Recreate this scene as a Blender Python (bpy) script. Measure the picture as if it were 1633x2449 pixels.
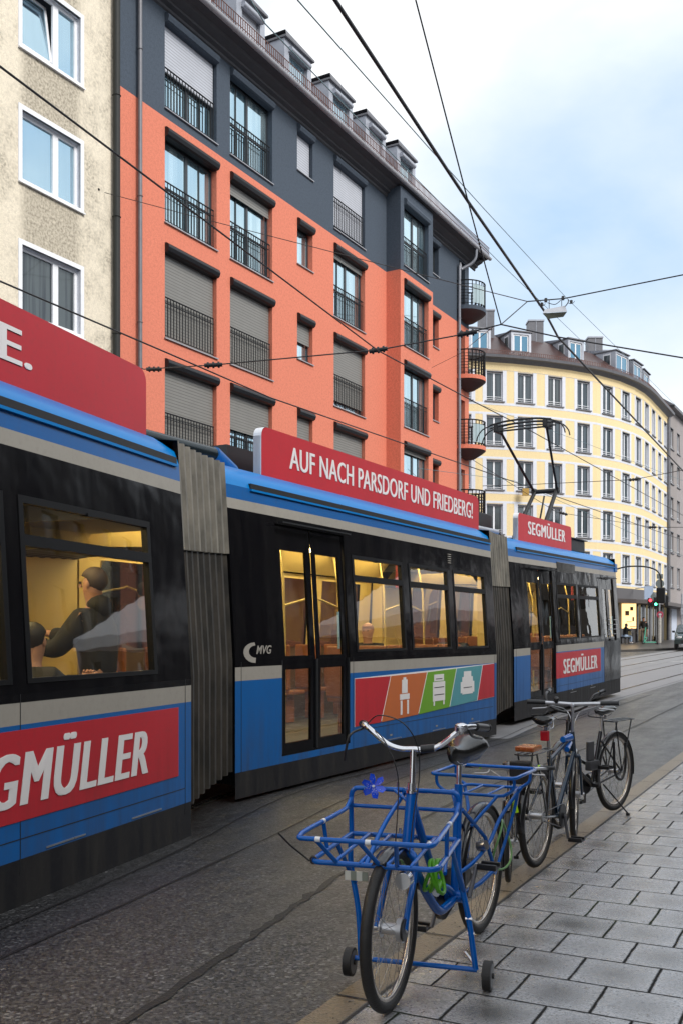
import bpy, bmesh, math, random
from mathutils import Vector, Matrix
random.seed(7)
for o in list(bpy.data.objects): bpy.data.objects.remove(o)
S = bpy.context.scene
COL = S.collection
R = math.radians
PI = math.pi

# ------------------------------------------------------------------ camera
F_PX, EYE, HOR, CX = 2370.0, 1.56, 1518.0, 816.5      # focal length and horizon of a level, shifted camera (source pixels)
cd = bpy.data.cameras.new('camera'); cam = bpy.data.objects.new('camera', cd); COL.objects.link(cam)
cam.location = (0, 0, EYE); cam.rotation_euler = (R(90), 0, 0)
cd.sensor_fit = 'VERTICAL'; cd.sensor_height = 36; cd.lens = F_PX / 2449 * 36
cd.shift_y = (HOR - 1224.5) / 2449
cd.clip_start = .05; cd.clip_end = 3000
S.camera = cam

# ------------------------------------------------------------------ sky, sun, exposure
SUN_EL, SUN_AZ = R(38), R(130)
W = bpy.data.worlds.new('World'); S.world = W; W.use_nodes = True
nt = W.node_tree; nt.nodes.clear()
out = nt.nodes.new('ShaderNodeOutputWorld'); bg = nt.nodes.new('ShaderNodeBackground')
sky = nt.nodes.new('ShaderNodeTexSky'); sky.sky_type = 'NISHITA'; sky.sun_disc = False
sky.sun_elevation = SUN_EL; sky.sun_rotation = SUN_AZ; sky.air_density = 1.0; sky.dust_density = 1.5; sky.ozone_density = 1.5
tc = nt.nodes.new('ShaderNodeTexCoord')
mp = nt.nodes.new('ShaderNodeMapping'); mp.inputs['Scale'].default_value = (1.0, 1.0, 1.9); mp.inputs['Location'].default_value = (1.35, .2, .62)
def wn(t, **k):
    x = nt.nodes.new('ShaderNode' + t)
    for a, b in k.items(): setattr(x, a, b)
    return x
def wmath(op, a, b=0.0):
    x = wn('Math', operation=op)
    for i, v in enumerate((a, b)):
        if isinstance(v, bpy.types.NodeSocket): nt.links.new(v, x.inputs[i])
        else: x.inputs[i].default_value = v
    return x.outputs[0]
n1 = wn('TexNoise'); n1.inputs['Scale'].default_value = 2.4; n1.inputs['Detail'].default_value = 7; n1.inputs['Roughness'].default_value = .5; n1.inputs['Distortion'].default_value = .3
n2 = wn('TexNoise'); n2.inputs['Scale'].default_value = 5; n2.inputs['Detail'].default_value = 6
nt.links.new(tc.outputs['Generated'], mp.inputs['Vector']); nt.links.new(mp.outputs[0], n1.inputs['Vector']); nt.links.new(mp.outputs[0], n2.inputs['Vector'])
gap = None
for (cxx, cyy, czz, rad, amt) in ((.262, .90, .385, .17, .30), (.10, .93, .27, .15, .20), (-.12, .80, .58, .22, .16), (.02, .80, .58, .16, -.12), (.22, .83, .50, .12, -.10)):
    d = wn('VectorMath', operation='DISTANCE'); nt.links.new(tc.outputs['Generated'], d.inputs[0]); d.inputs[1].default_value = Vector((cxx, cyy, czz)).normalized()
    mr = wn('MapRange', interpolation_type='SMOOTHERSTEP'); nt.links.new(d.outputs['Value'], mr.inputs[0]); mr.inputs[1].default_value = rad * 1.5; mr.inputs[2].default_value = 0; mr.inputs[3].default_value = 0; mr.inputs[4].default_value = amt
    gap = mr.outputs[0] if gap is None else wmath('ADD', gap, mr.outputs[0])
cov = wmath('SUBTRACT', wmath('ADD', n1.outputs[0], .10), gap)
cr = wn('ValToRGB'); cr.color_ramp.elements[0].position = .22; cr.color_ramp.elements[1].position = .62; cr.color_ramp.elements[0].color = (0, 0, 0, 1)
nt.links.new(cov, cr.inputs[0])
cr2 = wn('ValToRGB'); cr2.color_ramp.elements[0].position = .3; cr2.color_ramp.elements[1].position = .7
cr2.color_ramp.elements[0].color = (4.6, 4.9, 5.25, 1); cr2.color_ramp.elements[1].color = (5.8, 5.85, 5.9, 1); nt.links.new(n2.outputs[0], cr2.inputs[0])
blue = wn('Mix', data_type='RGBA'); blue.inputs[0].default_value = .7; nt.links.new(sky.outputs[0], blue.inputs[6]); blue.inputs[7].default_value = (2.7, 3.9, 5.2, 1)
mx = wn('Mix', data_type='RGBA'); nt.links.new(cr.outputs[0], mx.inputs[0]); nt.links.new(blue.outputs[2], mx.inputs[6]); nt.links.new(cr2.outputs[0], mx.inputs[7])
nt.links.new(mx.outputs[2], bg.inputs[0]); bg.inputs[1].default_value = .1
nt.links.new(bg.outputs[0], out.inputs[0])
sd = bpy.data.lights.new('sun', 'SUN'); so = bpy.data.objects.new('sun', sd); COL.objects.link(so)
sd.energy = 1.5; sd.angle = R(25); sd.color = (1, .96, .9)
so.rotation_euler = (R(90) - SUN_EL, 0, PI - SUN_AZ); so.location = (10, -10, 30)
S.view_settings.view_transform = 'Standard'; S.view_settings.look = 'None'; S.view_settings.gamma = 1
S.view_settings.exposure = 1.08

# ------------------------------------------------------------------ measuring helpers
def at(px, py, Y):
    """world point seen at a source pixel, at depth Y"""
    return Vector(((px - CX) / F_PX * Y, Y, EYE + (HOR - py) * Y / F_PX))
class Fr:
    """vertical plane frame: u along the street, v out of the plane towards the street, z up"""
    def __init__(s, a, D, x0, zoff=0, slope=0):
        a = R(a); s.a = a; s.d = (math.sin(a), math.cos(a)); s.n = (-s.d[1], s.d[0]); s.D = D; s.u0 = 0
        s.zoff = zoff; s.slope = slope
        s.u0 = s.hit(x0, D)[0]
        self_o = (s.u0 * s.d[0] + D * s.n[0], s.u0 * s.d[1] + D * s.n[1]); s.o = Vector((self_o[0], self_o[1], zoff))
    def hit(s, px, D):
        r = (px - CX) / F_PX; Y = D / (s.n[0] * r + s.n[1]); X = r * Y
        return X * s.d[0] + Y * s.d[1] - s.u0, Y
    def matrix(s):
        X = Vector((s.d[0], s.d[1], s.slope)).normalized(); Y = Vector((s.n[0], s.n[1], 0)); Z = X.cross(Y)
        m = Matrix(((X.x, Y.x, Z.x, s.o.x), (X.y, Y.y, Z.y, s.o.y), (X.z, Y.z, Z.z, s.o.z), (0, 0, 0, 1)))
        return m
    def P(s, u, v, z):
        return s.matrix() @ Vector((u, -v, z))
M1 = Fr(18.9, 3.67, 458, -.09)
M2 = Fr(29.1, 5.43, 560, .0)
M3 = Fr(29.05, 5.72, 1230, .06, .0167)
FB = Fr(29.55, 15.9, 395)
TD = (.4932, .8699)
def ground_z(x, y):
    t = TD[0] * x + TD[1] * y
    if t < 13: return 0.0
    if t < 19: return (t - 13) ** 2 / 12 * .0167
    if t < 95: return (t - 16) * .0167
    return 79 * .0167

# ------------------------------------------------------------------ object helpers
def tag(o, label=None, cat=None, group=None, kind=None):
    if label: o['label'] = label
    if cat: o['category'] = cat
    if group: o['group'] = group
    if kind: o['kind'] = kind
    return o
def empty(name, label=None, cat=None, group=None, M=None, parent=None):
    o = bpy.data.objects.new(name, None); COL.objects.link(o); o.empty_display_size = .2
    if parent: o.parent = parent
    if M is not None: o.matrix_local = M
    return tag(o, label, cat, group)
def rotz(x, y, z, heading):
    """placement matrix: local x points along `heading` degrees clockwise from +Y"""
    a = R(heading); return Matrix(((math.sin(a), -math.cos(a), 0, x), (math.cos(a), math.sin(a), 0, y), (0, 0, 1, z), (0, 0, 0, 1)))
class MB:
    def __init__(s): s.v = []; s.f = []; s.m = []; s.s = []
    def add(s, vs, fs, m=0, sm=False):
        b = len(s.v); s.v += [tuple(p) for p in vs]
        for f in fs: s.f.append([b + i for i in f]); s.m.append(m); s.s.append(sm)
        return s
    def quad(s, a, b, c, d, m=0): return s.add([a, b, c, d], [(0, 1, 2, 3)], m)
    def box(s, x0, x1, y0, y1, z0, z1, m=0, bev=0):
        if x0 > x1: x0, x1 = x1, x0
        if y0 > y1: y0, y1 = y1, y0
        if z0 > z1: z0, z1 = z1, z0
        if bev:
            bm = bmesh.new(); bmesh.ops.create_cube(bm, size=1)
            for v in bm.verts: v.co = Vector(((x0 + x1) / 2 + v.co.x * (x1 - x0), (y0 + y1) / 2 + v.co.y * (y1 - y0), (z0 + z1) / 2 + v.co.z * (z1 - z0)))
            bmesh.ops.bevel(bm, geom=bm.edges[:], offset=bev, segments=2, affect='EDGES', profile=.6)
            bm.verts.index_update()
            s.add([v.co[:] for v in bm.verts], [[v.index for v in f.verts] for f in bm.faces], m); bm.free(); return s
        return s.add([(x0, y0, z0), (x1, y0, z0), (x1, y1, z0), (x0, y1, z0), (x0, y0, z1), (x1, y0, z1), (x1, y1, z1), (x0, y1, z1)],
                     [(0, 3, 2, 1), (4, 5, 6, 7), (0, 1, 5, 4), (1, 2, 6, 5), (2, 3, 7, 6), (3, 0, 4, 7)], m)
    def tube(s, pts, r, seg=8, m=0, close=False, cap=True, rs=None):
        pts = [Vector(p) for p in pts]; n = len(pts); vs = []; fs = []; up = None
        for i, p in enumerate(pts):
            if close: t = pts[(i + 1) % n] - pts[i - 1]
            elif i == 0: t = pts[1] - p
            elif i == n - 1: t = p - pts[i - 1]
            else: t = (pts[i + 1] - p).normalized() + (p - pts[i - 1]).normalized()
            if t.length < 1e-9: t = Vector((0, 0, 1))
            t.normalize()
            if up is None:
                up = Vector((0, 0, 1)) if abs(t.z) < .9 else Vector((1, 0, 0))
            a = up - t * up.dot(t)
            if a.length < 1e-6: a = Vector((1, .3, 0)) - t * Vector((1, .3, 0)).dot(t)
            a.normalize(); up = a; b = t.cross(a); rr = rs[i] if rs else r
            for k in range(seg):
                q = 2 * PI * k / seg; vs.append(p + (a * math.cos(q) + b * math.sin(q)) * rr)
        for i in range(n if close else n - 1):
            j = (i + 1) % n
            for k in range(seg):
                l = (k + 1) % seg; fs.append((i * seg + k, i * seg + l, j * seg + l, j * seg + k))
        s.add(vs, fs, m, True)
        if cap and not close:
            s.add(vs[:seg], [tuple(range(seg))[::-1]], m); s.add(vs[-seg:], [tuple(range(seg))], m)
        return s
    def curve(s, pts, r, n=6, seg=6, m=0): return s.tube(smooth(pts, n), r, seg, m)
    def ring(s, c, ax, R_, r, seg=48, sseg=8, m=0, sx=1):
        """torus round centre c with axis ax"""
        c = Vector(c); ax = Vector(ax).normalized(); a = ax.orthogonal().normalized()
        if abs(ax.z) < .5: a = (Vector((0, 0, 1)) - ax * ax.z).normalized()
        b = ax.cross(a); vs = []; fs = []
        for i in range(seg):
            q = 2 * PI * i / seg; rd = a * math.cos(q) + b * math.sin(q)
            for k in range(sseg):
                w = 2 * PI * k / sseg; vs.append(c + rd * (R_ + r * math.cos(w)) + ax * (r * sx * math.sin(w)))
        for i in range(seg):
            j = (i + 1) % seg
            for k in range(sseg):
                l = (k + 1) % sseg; fs.append((i * sseg + k, j * sseg + k, j * sseg + l, i * sseg + l))
        return s.add(vs, fs, m, True)
    def disc(s, c, ax, r, h, seg=20, m=0, r2=None):
        c = Vector(c); ax = Vector(ax).normalized(); return s.tube([c - ax * h / 2, c + ax * h / 2], r, seg, m, rs=[r, r2 if r2 is not None else r])
    def ball(s, c, r, m=0, seg=14, rings=9, sc=(1, 1, 1)):
        vs = [(c[0], c[1], c[2] + r * sc[2])]; fs = []
        for i in range(1, rings):
            t = PI * i / rings
            for k in range(seg):
                q = 2 * PI * k / seg; vs.append((c[0] + r * sc[0] * math.sin(t) * math.cos(q), c[1] + r * sc[1] * math.sin(t) * math.sin(q), c[2] + r * sc[2] * math.cos(t)))
        vs.append((c[0], c[1], c[2] - r * sc[2])); e = len(vs) - 1
        for k in range(seg):
            l = (k + 1) % seg; fs.append((0, 1 + k, 1 + l)); fs.append((e, e - seg + l, e - seg + k))
            for i in range(rings - 2): fs.append((1 + i * seg + k, 1 + (i + 1) * seg + k, 1 + (i + 1) * seg + l, 1 + i * seg + l))
        return s.add(vs, fs, m, True)
    def loft(s, secs, m=0, close=True, sm=False, caps=False):
        n = len(secs[0]); vs = [p for q in secs for p in q]; fs = []
        for i in range(len(secs) - 1):
            for k in range(n if close else n - 1):
                l = (k + 1) % n; fs.append((i * n + k, i * n + l, (i + 1) * n + l, (i + 1) * n + k))
        if caps: fs += [tuple(range(n))[::-1], tuple(range((len(secs) - 1) * n, len(secs) * n))]
        return s.add(vs, fs, m, sm)
    def prism(s, poly, f0, f1, m=0):
        """2D polygon -> solid; f0, f1 map (a, b) to the two faces"""
        n = len(poly); vs = [f0(*p) for p in poly] + [f1(*p) for p in poly]
        fs = [tuple(range(n))[::-1], tuple(range(n, 2 * n))] + [(i, (i + 1) % n, n + (i + 1) % n, n + i) for i in range(n)]
        return s.add(vs, fs, m)
    def xf(s, M):
        s.v = [tuple(M @ Vector(p)) for p in s.v]; return s
    def build(s, name, mats, parent=None, label=None, cat=None, group=None, kind=None, M=None):
        me = bpy.data.meshes.new(name); me.from_pydata([tuple(p) for p in s.v], [], s.f)
        if not isinstance(mats, (list, tuple)): mats = [mats]
        for q in mats: me.materials.append(q)
        me.polygons.foreach_set('material_index', [min(i, len(mats) - 1) for i in s.m])
        me.polygons.foreach_set('use_smooth', s.s)
        me.update()
        bm = bmesh.new(); bm.from_mesh(me); bmesh.ops.recalc_face_normals(bm, faces=bm.faces); bm.to_mesh(me); bm.free()
        o = bpy.data.objects.new(name, me); COL.objects.link(o)
        if parent: o.parent = parent
        if M is not None: o.matrix_local = M
        return tag(o, label, cat, group, kind)
def smooth(pts, n=6):
    pts = [Vector(p) for p in pts]
    if len(pts) < 3: return pts
    P = [2 * pts[0] - pts[1]] + pts + [2 * pts[-1] - pts[-2]]; o = []
    for i in range(1, len(P) - 2):
        for k in range(n):
            t = k / n; a, b, c, d = P[i - 1:i + 3]
            o.append(.5 * ((2 * b) + (c - a) * t + (2 * a - 5 * b + 4 * c - d) * t * t + (3 * b - a - 3 * c + d) * t ** 3))
    o.append(pts[-1]); return o
def children_of(o): return [c for c in bpy.data.objects if c.parent == o]
def copy_tree(o, parent=None):
    c = o.copy(); COL.objects.link(c); c.parent = parent
    for ch in children_of(o): copy_tree(ch, c)
    return c
def holes_wall(mb, us, zs, holes, fn, matf, depth=.2, rev=None, revf=None):
    """wall skin over the grid us x zs, open where a hole (u0,u1,z0,z1) is, with reveals going `depth` back"""
    us = sorted(set(us) | {h[0] for h in holes} | {h[1] for h in holes}); zs = sorted(set(zs) | {h[2] for h in holes} | {h[3] for h in holes})
    us = [u for i, u in enumerate(us) if i == 0 or u - us[i - 1] > 1e-5]; zs = [z for i, z in enumerate(zs) if i == 0 or z - zs[i - 1] > 1e-5]
    def inh(u, z): return any(h[0] < u < h[1] and h[2] < z < h[3] for h in holes)
    for i in range(len(us) - 1):
        for j in range(len(zs) - 1):
            u0, u1, z0, z1 = us[i], us[i + 1], zs[j], zs[j + 1]; uc, zc = (u0 + u1) / 2, (z0 + z1) / 2
            if not inh(uc, zc):
                mb.quad(fn(u0, z0, 0), fn(u1, z0, 0), fn(u1, z1, 0), fn(u0, z1, 0), matf(uc, zc))
            else:
                m = revf(uc, zc) if revf else matf(uc, zc)
                if i == 0 or not inh((us[i - 1] + u0) / 2, zc): mb.quad(fn(u0, z0, 0), fn(u0, z1, 0), fn(u0, z1, depth), fn(u0, z0, depth), m)
                if i == len(us) - 2 or not inh((us[i + 2] + u1) / 2, zc): mb.quad(fn(u1, z0, 0), fn(u1, z0, depth), fn(u1, z1, depth), fn(u1, z1, 0), m)
                if j == 0 or not inh(uc, (zs[j - 1] + z0) / 2): mb.quad(fn(u0, z0, 0), fn(u0, z0, depth), fn(u1, z0, depth), fn(u1, z0, 0), m)
                if j == len(zs) - 2 or not inh(uc, (zs[j + 2] + z1) / 2): mb.quad(fn(u0, z1, 0), fn(u1, z1, 0), fn(u1, z1, depth), fn(u0, z1, depth), m)

# ------------------------------------------------------------------ materials
MATS = {}
class NT:
    def __init__(s, name):
        s.m = bpy.data.materials.new(name); s.m.use_nodes = True; s.t = s.m.node_tree; s.b = s.t.nodes['Principled BSDF']; s.o = s.t.nodes['Material Output']
        s.co = None
    def n(s, typ, **kw):
        x = s.t.nodes.new('ShaderNode' + typ)
        for k, v in kw.items():
            if k in x.inputs.keys() if hasattr(x.inputs, 'keys') else False: s.set(x.inputs[k], v)
            else: setattr(x, k, v)
        return x
    def set(s, inp, v):
        if isinstance(v, bpy.types.NodeSocket): s.t.links.new(v, inp)
        else:
            if isinstance(v, (tuple, list)) and len(v) == 3 and inp.type == 'RGBA': v = (*v, 1)
            inp.default_value = v
    def obj(s):
        if not s.co: s.co = s.n('TexCoord').outputs['Object']
        return s.co
    def noise(s, scale, detail=4, rough=.5, vec=None, stretch=None):
        v = vec or s.obj()
        if stretch:
            mp = s.n('Mapping'); s.set(mp.inputs['Vector'], v); mp.inputs['Scale'].default_value = stretch; v = mp.outputs[0]
        x = s.n('TexNoise'); s.set(x.inputs['Vector'], v); x.inputs['Scale'].default_value = scale; x.inputs['Detail'].default_value = detail; x.inputs['Roughness'].default_value = rough
        return x.outputs[0]
    def ramp(s, fac, *els):
        x = s.n('ValToRGB'); s.set(x.inputs[0], fac); e = x.color_ramp.elements
        while len(e) < len(els): e.new(.5)
        for el, (p, c) in zip(e, els):
            el.position = p; el.color = (c, c, c, 1) if not isinstance(c, (tuple, list)) else (*c, 1)[:4]
        return x.outputs[0]
    def mix(s, fac, a, b, mode='MIX'):
        x = s.n('Mix'); x.data_type = 'RGBA'; x.blend_type = mode
        s.set(x.inputs[0], fac); s.set(x.inputs[6], a); s.set(x.inputs[7], b); return x.outputs[2]
    def math(s, op, a, b=0, c=None):
        x = s.n('Math'); x.operation = op; s.set(x.inputs[0], a); s.set(x.inputs[1], b)
        if c is not None: s.set(x.inputs[2], c)
        return x.outputs[0]
    def bump(s, h, strength=.3, dist=.01, nrm=None):
        x = s.n('Bump'); s.set(x.inputs['Height'], h); x.inputs['Strength'].default_value = strength; x.inputs['Distance'].default_value = dist
        if nrm is not None: s.set(x.inputs['Normal'], nrm)
        return x.outputs[0]
    def p(s, **kw):
        for k, v in kw.items(): s.set(s.b.inputs[k.replace('_', ' ')], v)
        return s.m
def mat(name, col, rough=.5, metal=0, var=.12, vs=6, bump=0, bs=60, coat=0, spec=.5, emis=None, es=0):
    """a plain procedural surface: colour with slow variation, fine bump"""
    if name in MATS: return MATS[name]
    t = NT(name)
    n = t.noise(vs, 5, .6)
    c1 = tuple(min(1, x * (1 - var)) for x in col); c2 = tuple(min(1, x * (1 + var)) for x in col)
    t.p(Base_Color=t.mix(n, c1, c2), Metallic=metal, Specular_IOR_Level=spec, Coat_Weight=coat, Coat_Roughness=.06)
    t.p(Roughness=t.math('MULTIPLY_ADD', n, .16, max(.02, rough - .08)))
    if bump: t.p(Normal=t.bump(t.noise(bs, 3), bump, .01))
    if emis: t.p(Emission_Color=emis, Emission_Strength=es)
    MATS[name] = t.m; return t.m
def painted_plaster(name, col, stain=0, sc=90):
    t = NT(name); fine = t.noise(sc, 4, .65); big = t.noise(1.1, 6, .6)
    g2 = t.noise(sc * .33, 3, .7)
    c = t.mix(t.ramp(fine, (.3, 0), (.72, 1)), tuple(x * .78 for x in col), tuple(min(1, x * 1.16) for x in col))
    c = t.mix(t.ramp(g2, (.35, .5), (.55, 0)), c, tuple(x * .66 for x in col))
    c = t.mix(t.ramp(big, (.3, 0), (.75, .35)), c, tuple(x * .84 for x in col))
    if stain:
        sx = t.n('SeparateXYZ'); t.set(sx.inputs[0], t.obj())
        colm = t.math('ABSOLUTE', t.math('SUBTRACT', t.math('MODULO', t.math('ADD', sx.outputs[0], 97.5 + 3.74 + 1.95), 3.9), 1.95))
        colm = t.ramp(t.math('ADD', colm, t.math('MULTIPLY', t.noise(3, 4), .12)), (.75, 1), (1.0, 0))
        st = t.noise(1.3, 8, .7); dots = t.noise(17, 6, .8)
        k = t.math('MULTIPLY', t.math('MAXIMUM', t.ramp(st, (.45, 0), (.62, .8)), t.math('MULTIPLY', colm, .75)), t.ramp(dots, (.42, 0), (.60, 1)))
        c = t.mix(t.math('MULTIPLY', colm, .33 * stain), c, (.27, .235, .18))
        c = t.mix(t.math('MULTIPLY', k, stain), c, (.075, .062, .042))
    t.p(Base_Color=c, Roughness=.85, Specular_IOR_Level=.25, Normal=t.bump(fine, .55, .012)); return t.m
M = MATS
M['orange'] = painted_plaster('orange_render', (.71, .225, .145), sc=42)
M['slate'] = painted_plaster('slate_render', (.072, .092, .122), sc=42)
M['cream'] = painted_plaster('stained_cream_render', (.80, .72, .58), stain=.85, sc=34)
M['yellow'] = painted_plaster('yellow_render', (.90, .71, .41), sc=70)
M['greywall'] = painted_plaster('grey_render', (.36, .33, .33), stain=.3, sc=30)
M['trim_white'] = mat('white_trim', (.66, .68, .74), .6)
M['white_frame'] = mat('white_window_frame', (.78, .79, .82), .35)
M['dark_frame'] = mat('anthracite_frame', (.03, .035, .042), .35)
M['steel_rail'] = mat('black_steel_rail', (.008, .009, .011), .6, spec=.2)
M['zinc'] = mat('zinc_sheet', (.38, .40, .45), .42, .35, .25, 3, .1, 30)
M['zinc_dark'] = mat('weathered_zinc', (.15, .15, .165), .5, .3, .35, 5, .2, 40)
M['eave'] = mat('eave_board', (.075, .075, .085), .7, 0, .3, 5, .2, 40)
M['guard'] = mat('rusty_snow_guard', (.16, .075, .06), .6, .2)
M['shutterbox'] = mat('shutter_box', (.010, .011, .014), .35, 0, .1, spec=.35)
M['sill'] = mat('metal_sill', (.35, .35, .37), .35, .5)
M['black'] = mat('black_plastic', (.012, .012, .014), .35, 0, .3, 20)
M['rubber'] = mat('tyre_rubber', (.016, .015, .015), .55, 0, .4, 30, .3, 120)
M['chrome'] = mat('chrome', (.72, .72, .74), .12, 1, .1)
M['alu'] = mat('brushed_aluminium', (.52, .52, .54), .3, .9, .15)
M['wire'] = mat('wire_black', (.012, .013, .016), .5)
M['wire_teal'] = mat('wire_verdigris', (.10, .19, .22), .5)
M['roofbrown'] = mat('brown_roof_tiles', (.055, .026, .022), .32, 0, .5, 4, .4, 25)
def shutter_mat(name, col):
    t = NT(name); w = t.n('TexWave'); w.wave_type = 'BANDS'; w.bands_direction = 'Z'; w.wave_profile = 'SAW'; t.set(w.inputs['Vector'], t.obj()); w.inputs['Scale'].default_value = 4.0
    w.inputs['Distortion'].default_value = 0
    n = t.noise(3, 4)
    c = t.mix(t.ramp(w.outputs[0], (0, 0), (.30, 1), (1, 1)), tuple(x * .22 for x in col), col)
    c = t.mix(t.ramp(n, (.3, 0), (.8, .4)), c, tuple(x * .7 for x in col))
    t.p(Base_Color=c, Roughness=.42, Normal=t.bump(w.outputs[0], .5, .02)); return t.m
M['shutter_light'] = shutter_mat('light_roller_shutter', (.52, .54, .60))
M['shutter'] = shutter_mat('grey_roller_shutter', (.24, .235, .22))
def pane_mat(name, dark, light, amount, sc=9, rough=.03, spec=1.0, ior=1.9):
    """window pane with a curtain behind: the glass itself mirrors the sky"""
    t = NT(name); st = t.noise(sc, 2, .5, stretch=(1, 1, .04)); big = t.noise(.8, 2)
    c = t.mix(t.math('MULTIPLY', t.ramp(st, (.42, 0), (.6, 1)), amount), dark, light)
    wob = t.bump(t.noise(.9, 2), .06, .05)
    t.p(Base_Color=c, Roughness=.4, Specular_IOR_Level=.3)
    gl = t.n('BsdfGlossy'); gl.inputs[0].default_value = (.66, .88, .98, 1) if ior > 2 else (.8, .9, 1, 1); gl.inputs[1].default_value = rough; t.set(gl.inputs['Normal'], wob)
    ms = t.n('MixShader'); lw = t.n('LayerWeight'); lw.inputs[0].default_value = .5
    t.set(ms.inputs[0], t.math('MULTIPLY_ADD', t.math('POWER', lw.outputs['Facing'], 3), {2.2: .3, 1.6: .35, 1.9: .4}[ior], {2.2: .66, 1.6: .045, 1.9: .3}[ior])); t.set(ms.inputs[1], t.b.outputs[0]); t.set(ms.inputs[2], gl.outputs[0]); t.set(t.o.inputs[0], ms.outputs[0])
    return t.m
M['pane_sky'] = pane_mat('pane_with_curtain', (.06, .12, .15), (.50, .60, .62), .75, 7, ior=2.2)
M['pane_blue'] = pane_mat('pane_blue', (.035, .07, .11), (.12, .18, .24), .5, ior=2.2)
M['pane_dark'] = pane_mat('pane_dark', (.02, .025, .03), (.10, .12, .12), .6, ior=1.6)
M['pane_teal'] = pane_mat('pane_teal', (.02, .03, .038), (.09, .12, .14), .5, 4, ior=1.6)
# ================================================================== GROUND
KH = 27.1                                     # heading of the kerb
ka = R(KH); KD = (math.sin(ka), math.cos(ka)); KE = (math.cos(ka), -math.sin(ka))
KQ = .03 * KE[0] + 4.04 * KE[1]               # kerb offset
def KW(x, y, z=0):                            # kerb frame: x to the right of the kerb line, y along it
    q = x + KQ; return Vector((q * KE[0] + y * KD[0], q * KE[1] + y * KD[1], z))
KM = Matrix(((KE[0], KD[0], 0, KQ * KE[0]), (KE[1], KD[1], 0, KQ * KE[1]), (0, 0, 1, 0), (0, 0, 0, 1)))
def gz(x, y):
    w = KW(x, y); return ground_z(w.x, w.y)
def sheet(name, xs, ys, dz, m, label=None, kind='structure'):
    mb = MB(); vs = [(x, y, gz(x, y) + dz) for y in ys for x in xs]; n = len(xs)
    mb.add(vs, [(j * n + i, j * n + i + 1, (j + 1) * n + i + 1, (j + 1) * n + i) for j in range(len(ys) - 1) for i in range(n - 1)], 0, True)
    return mb.build(name, m, kind=kind, M=KM)
YS = [-30, -10, 0, 4, 8, 11, 12, 13, 14, 15, 16, 17, 18, 19, 20, 22, 25, 30, 35, 40, 50, 60, 70, 80, 90, 95, 110, 150]

def asphalt():
    t = NT('wet_asphalt'); o = t.obj()
    g = t.noise(95, 3, .7); g2 = t.noise(260, 2, .7); big = t.noise(.55, 5, .6); mid = t.noise(3, 5, .65)
    streak = t.noise(1.1, 4, .5, stretch=(3.0, .35, 1))
    vo = t.n('TexVoronoi'); t.set(vo.inputs['Vector'], o); vo.inputs['Scale'].default_value = 72; sp = t.n('SeparateColor'); t.set(sp.inputs[0], vo.outputs['Color']); cell = sp.outputs[0]; cell2 = sp.outputs[1]
    c = t.mix(t.math('POWER', t.ramp(t.math('ADD', t.math('MULTIPLY', cell, .7), t.math('MULTIPLY', g, .4)), (.25, 0), (.95, 1)), 2.2), (.002, .002, .0025), (.060, .060, .063))
    c = t.mix(t.ramp(cell2, (.93, 0), (.94, 1)), c, (.20, .20, .20))  # few bright cells: sparkle of the wet grains put into the colour
    c = t.mix(t.ramp(big, (.38, 0), (.62, .65)), c, (.006, .006, .006))
    wet = t.ramp(t.math('ADD', t.math('MULTIPLY', streak, .6), t.math('MULTIPLY', mid, .4)), (.30, 0), (.70, 1))
    t.p(Base_Color=c, Roughness=t.math('MULTIPLY_ADD', wet, .20, .28), Specular_IOR_Level=t.math('MULTIPLY_ADD', cell, .8, .35), IOR=1.6, Coat_Weight=t.math('MULTIPLY_ADD', wet, -.5, .55), Coat_Roughness=.38, Coat_IOR=1.4, Coat_Normal=t.bump(t.math('ADD', g, t.math('MULTIPLY', cell, .5)), .35, .006))
    h = t.math('ADD', t.math('MULTIPLY', g, .6), t.math('MULTIPLY', cell, .6))
    t.p(Normal=t.bump(h, .8, .012)); return t.m
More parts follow.
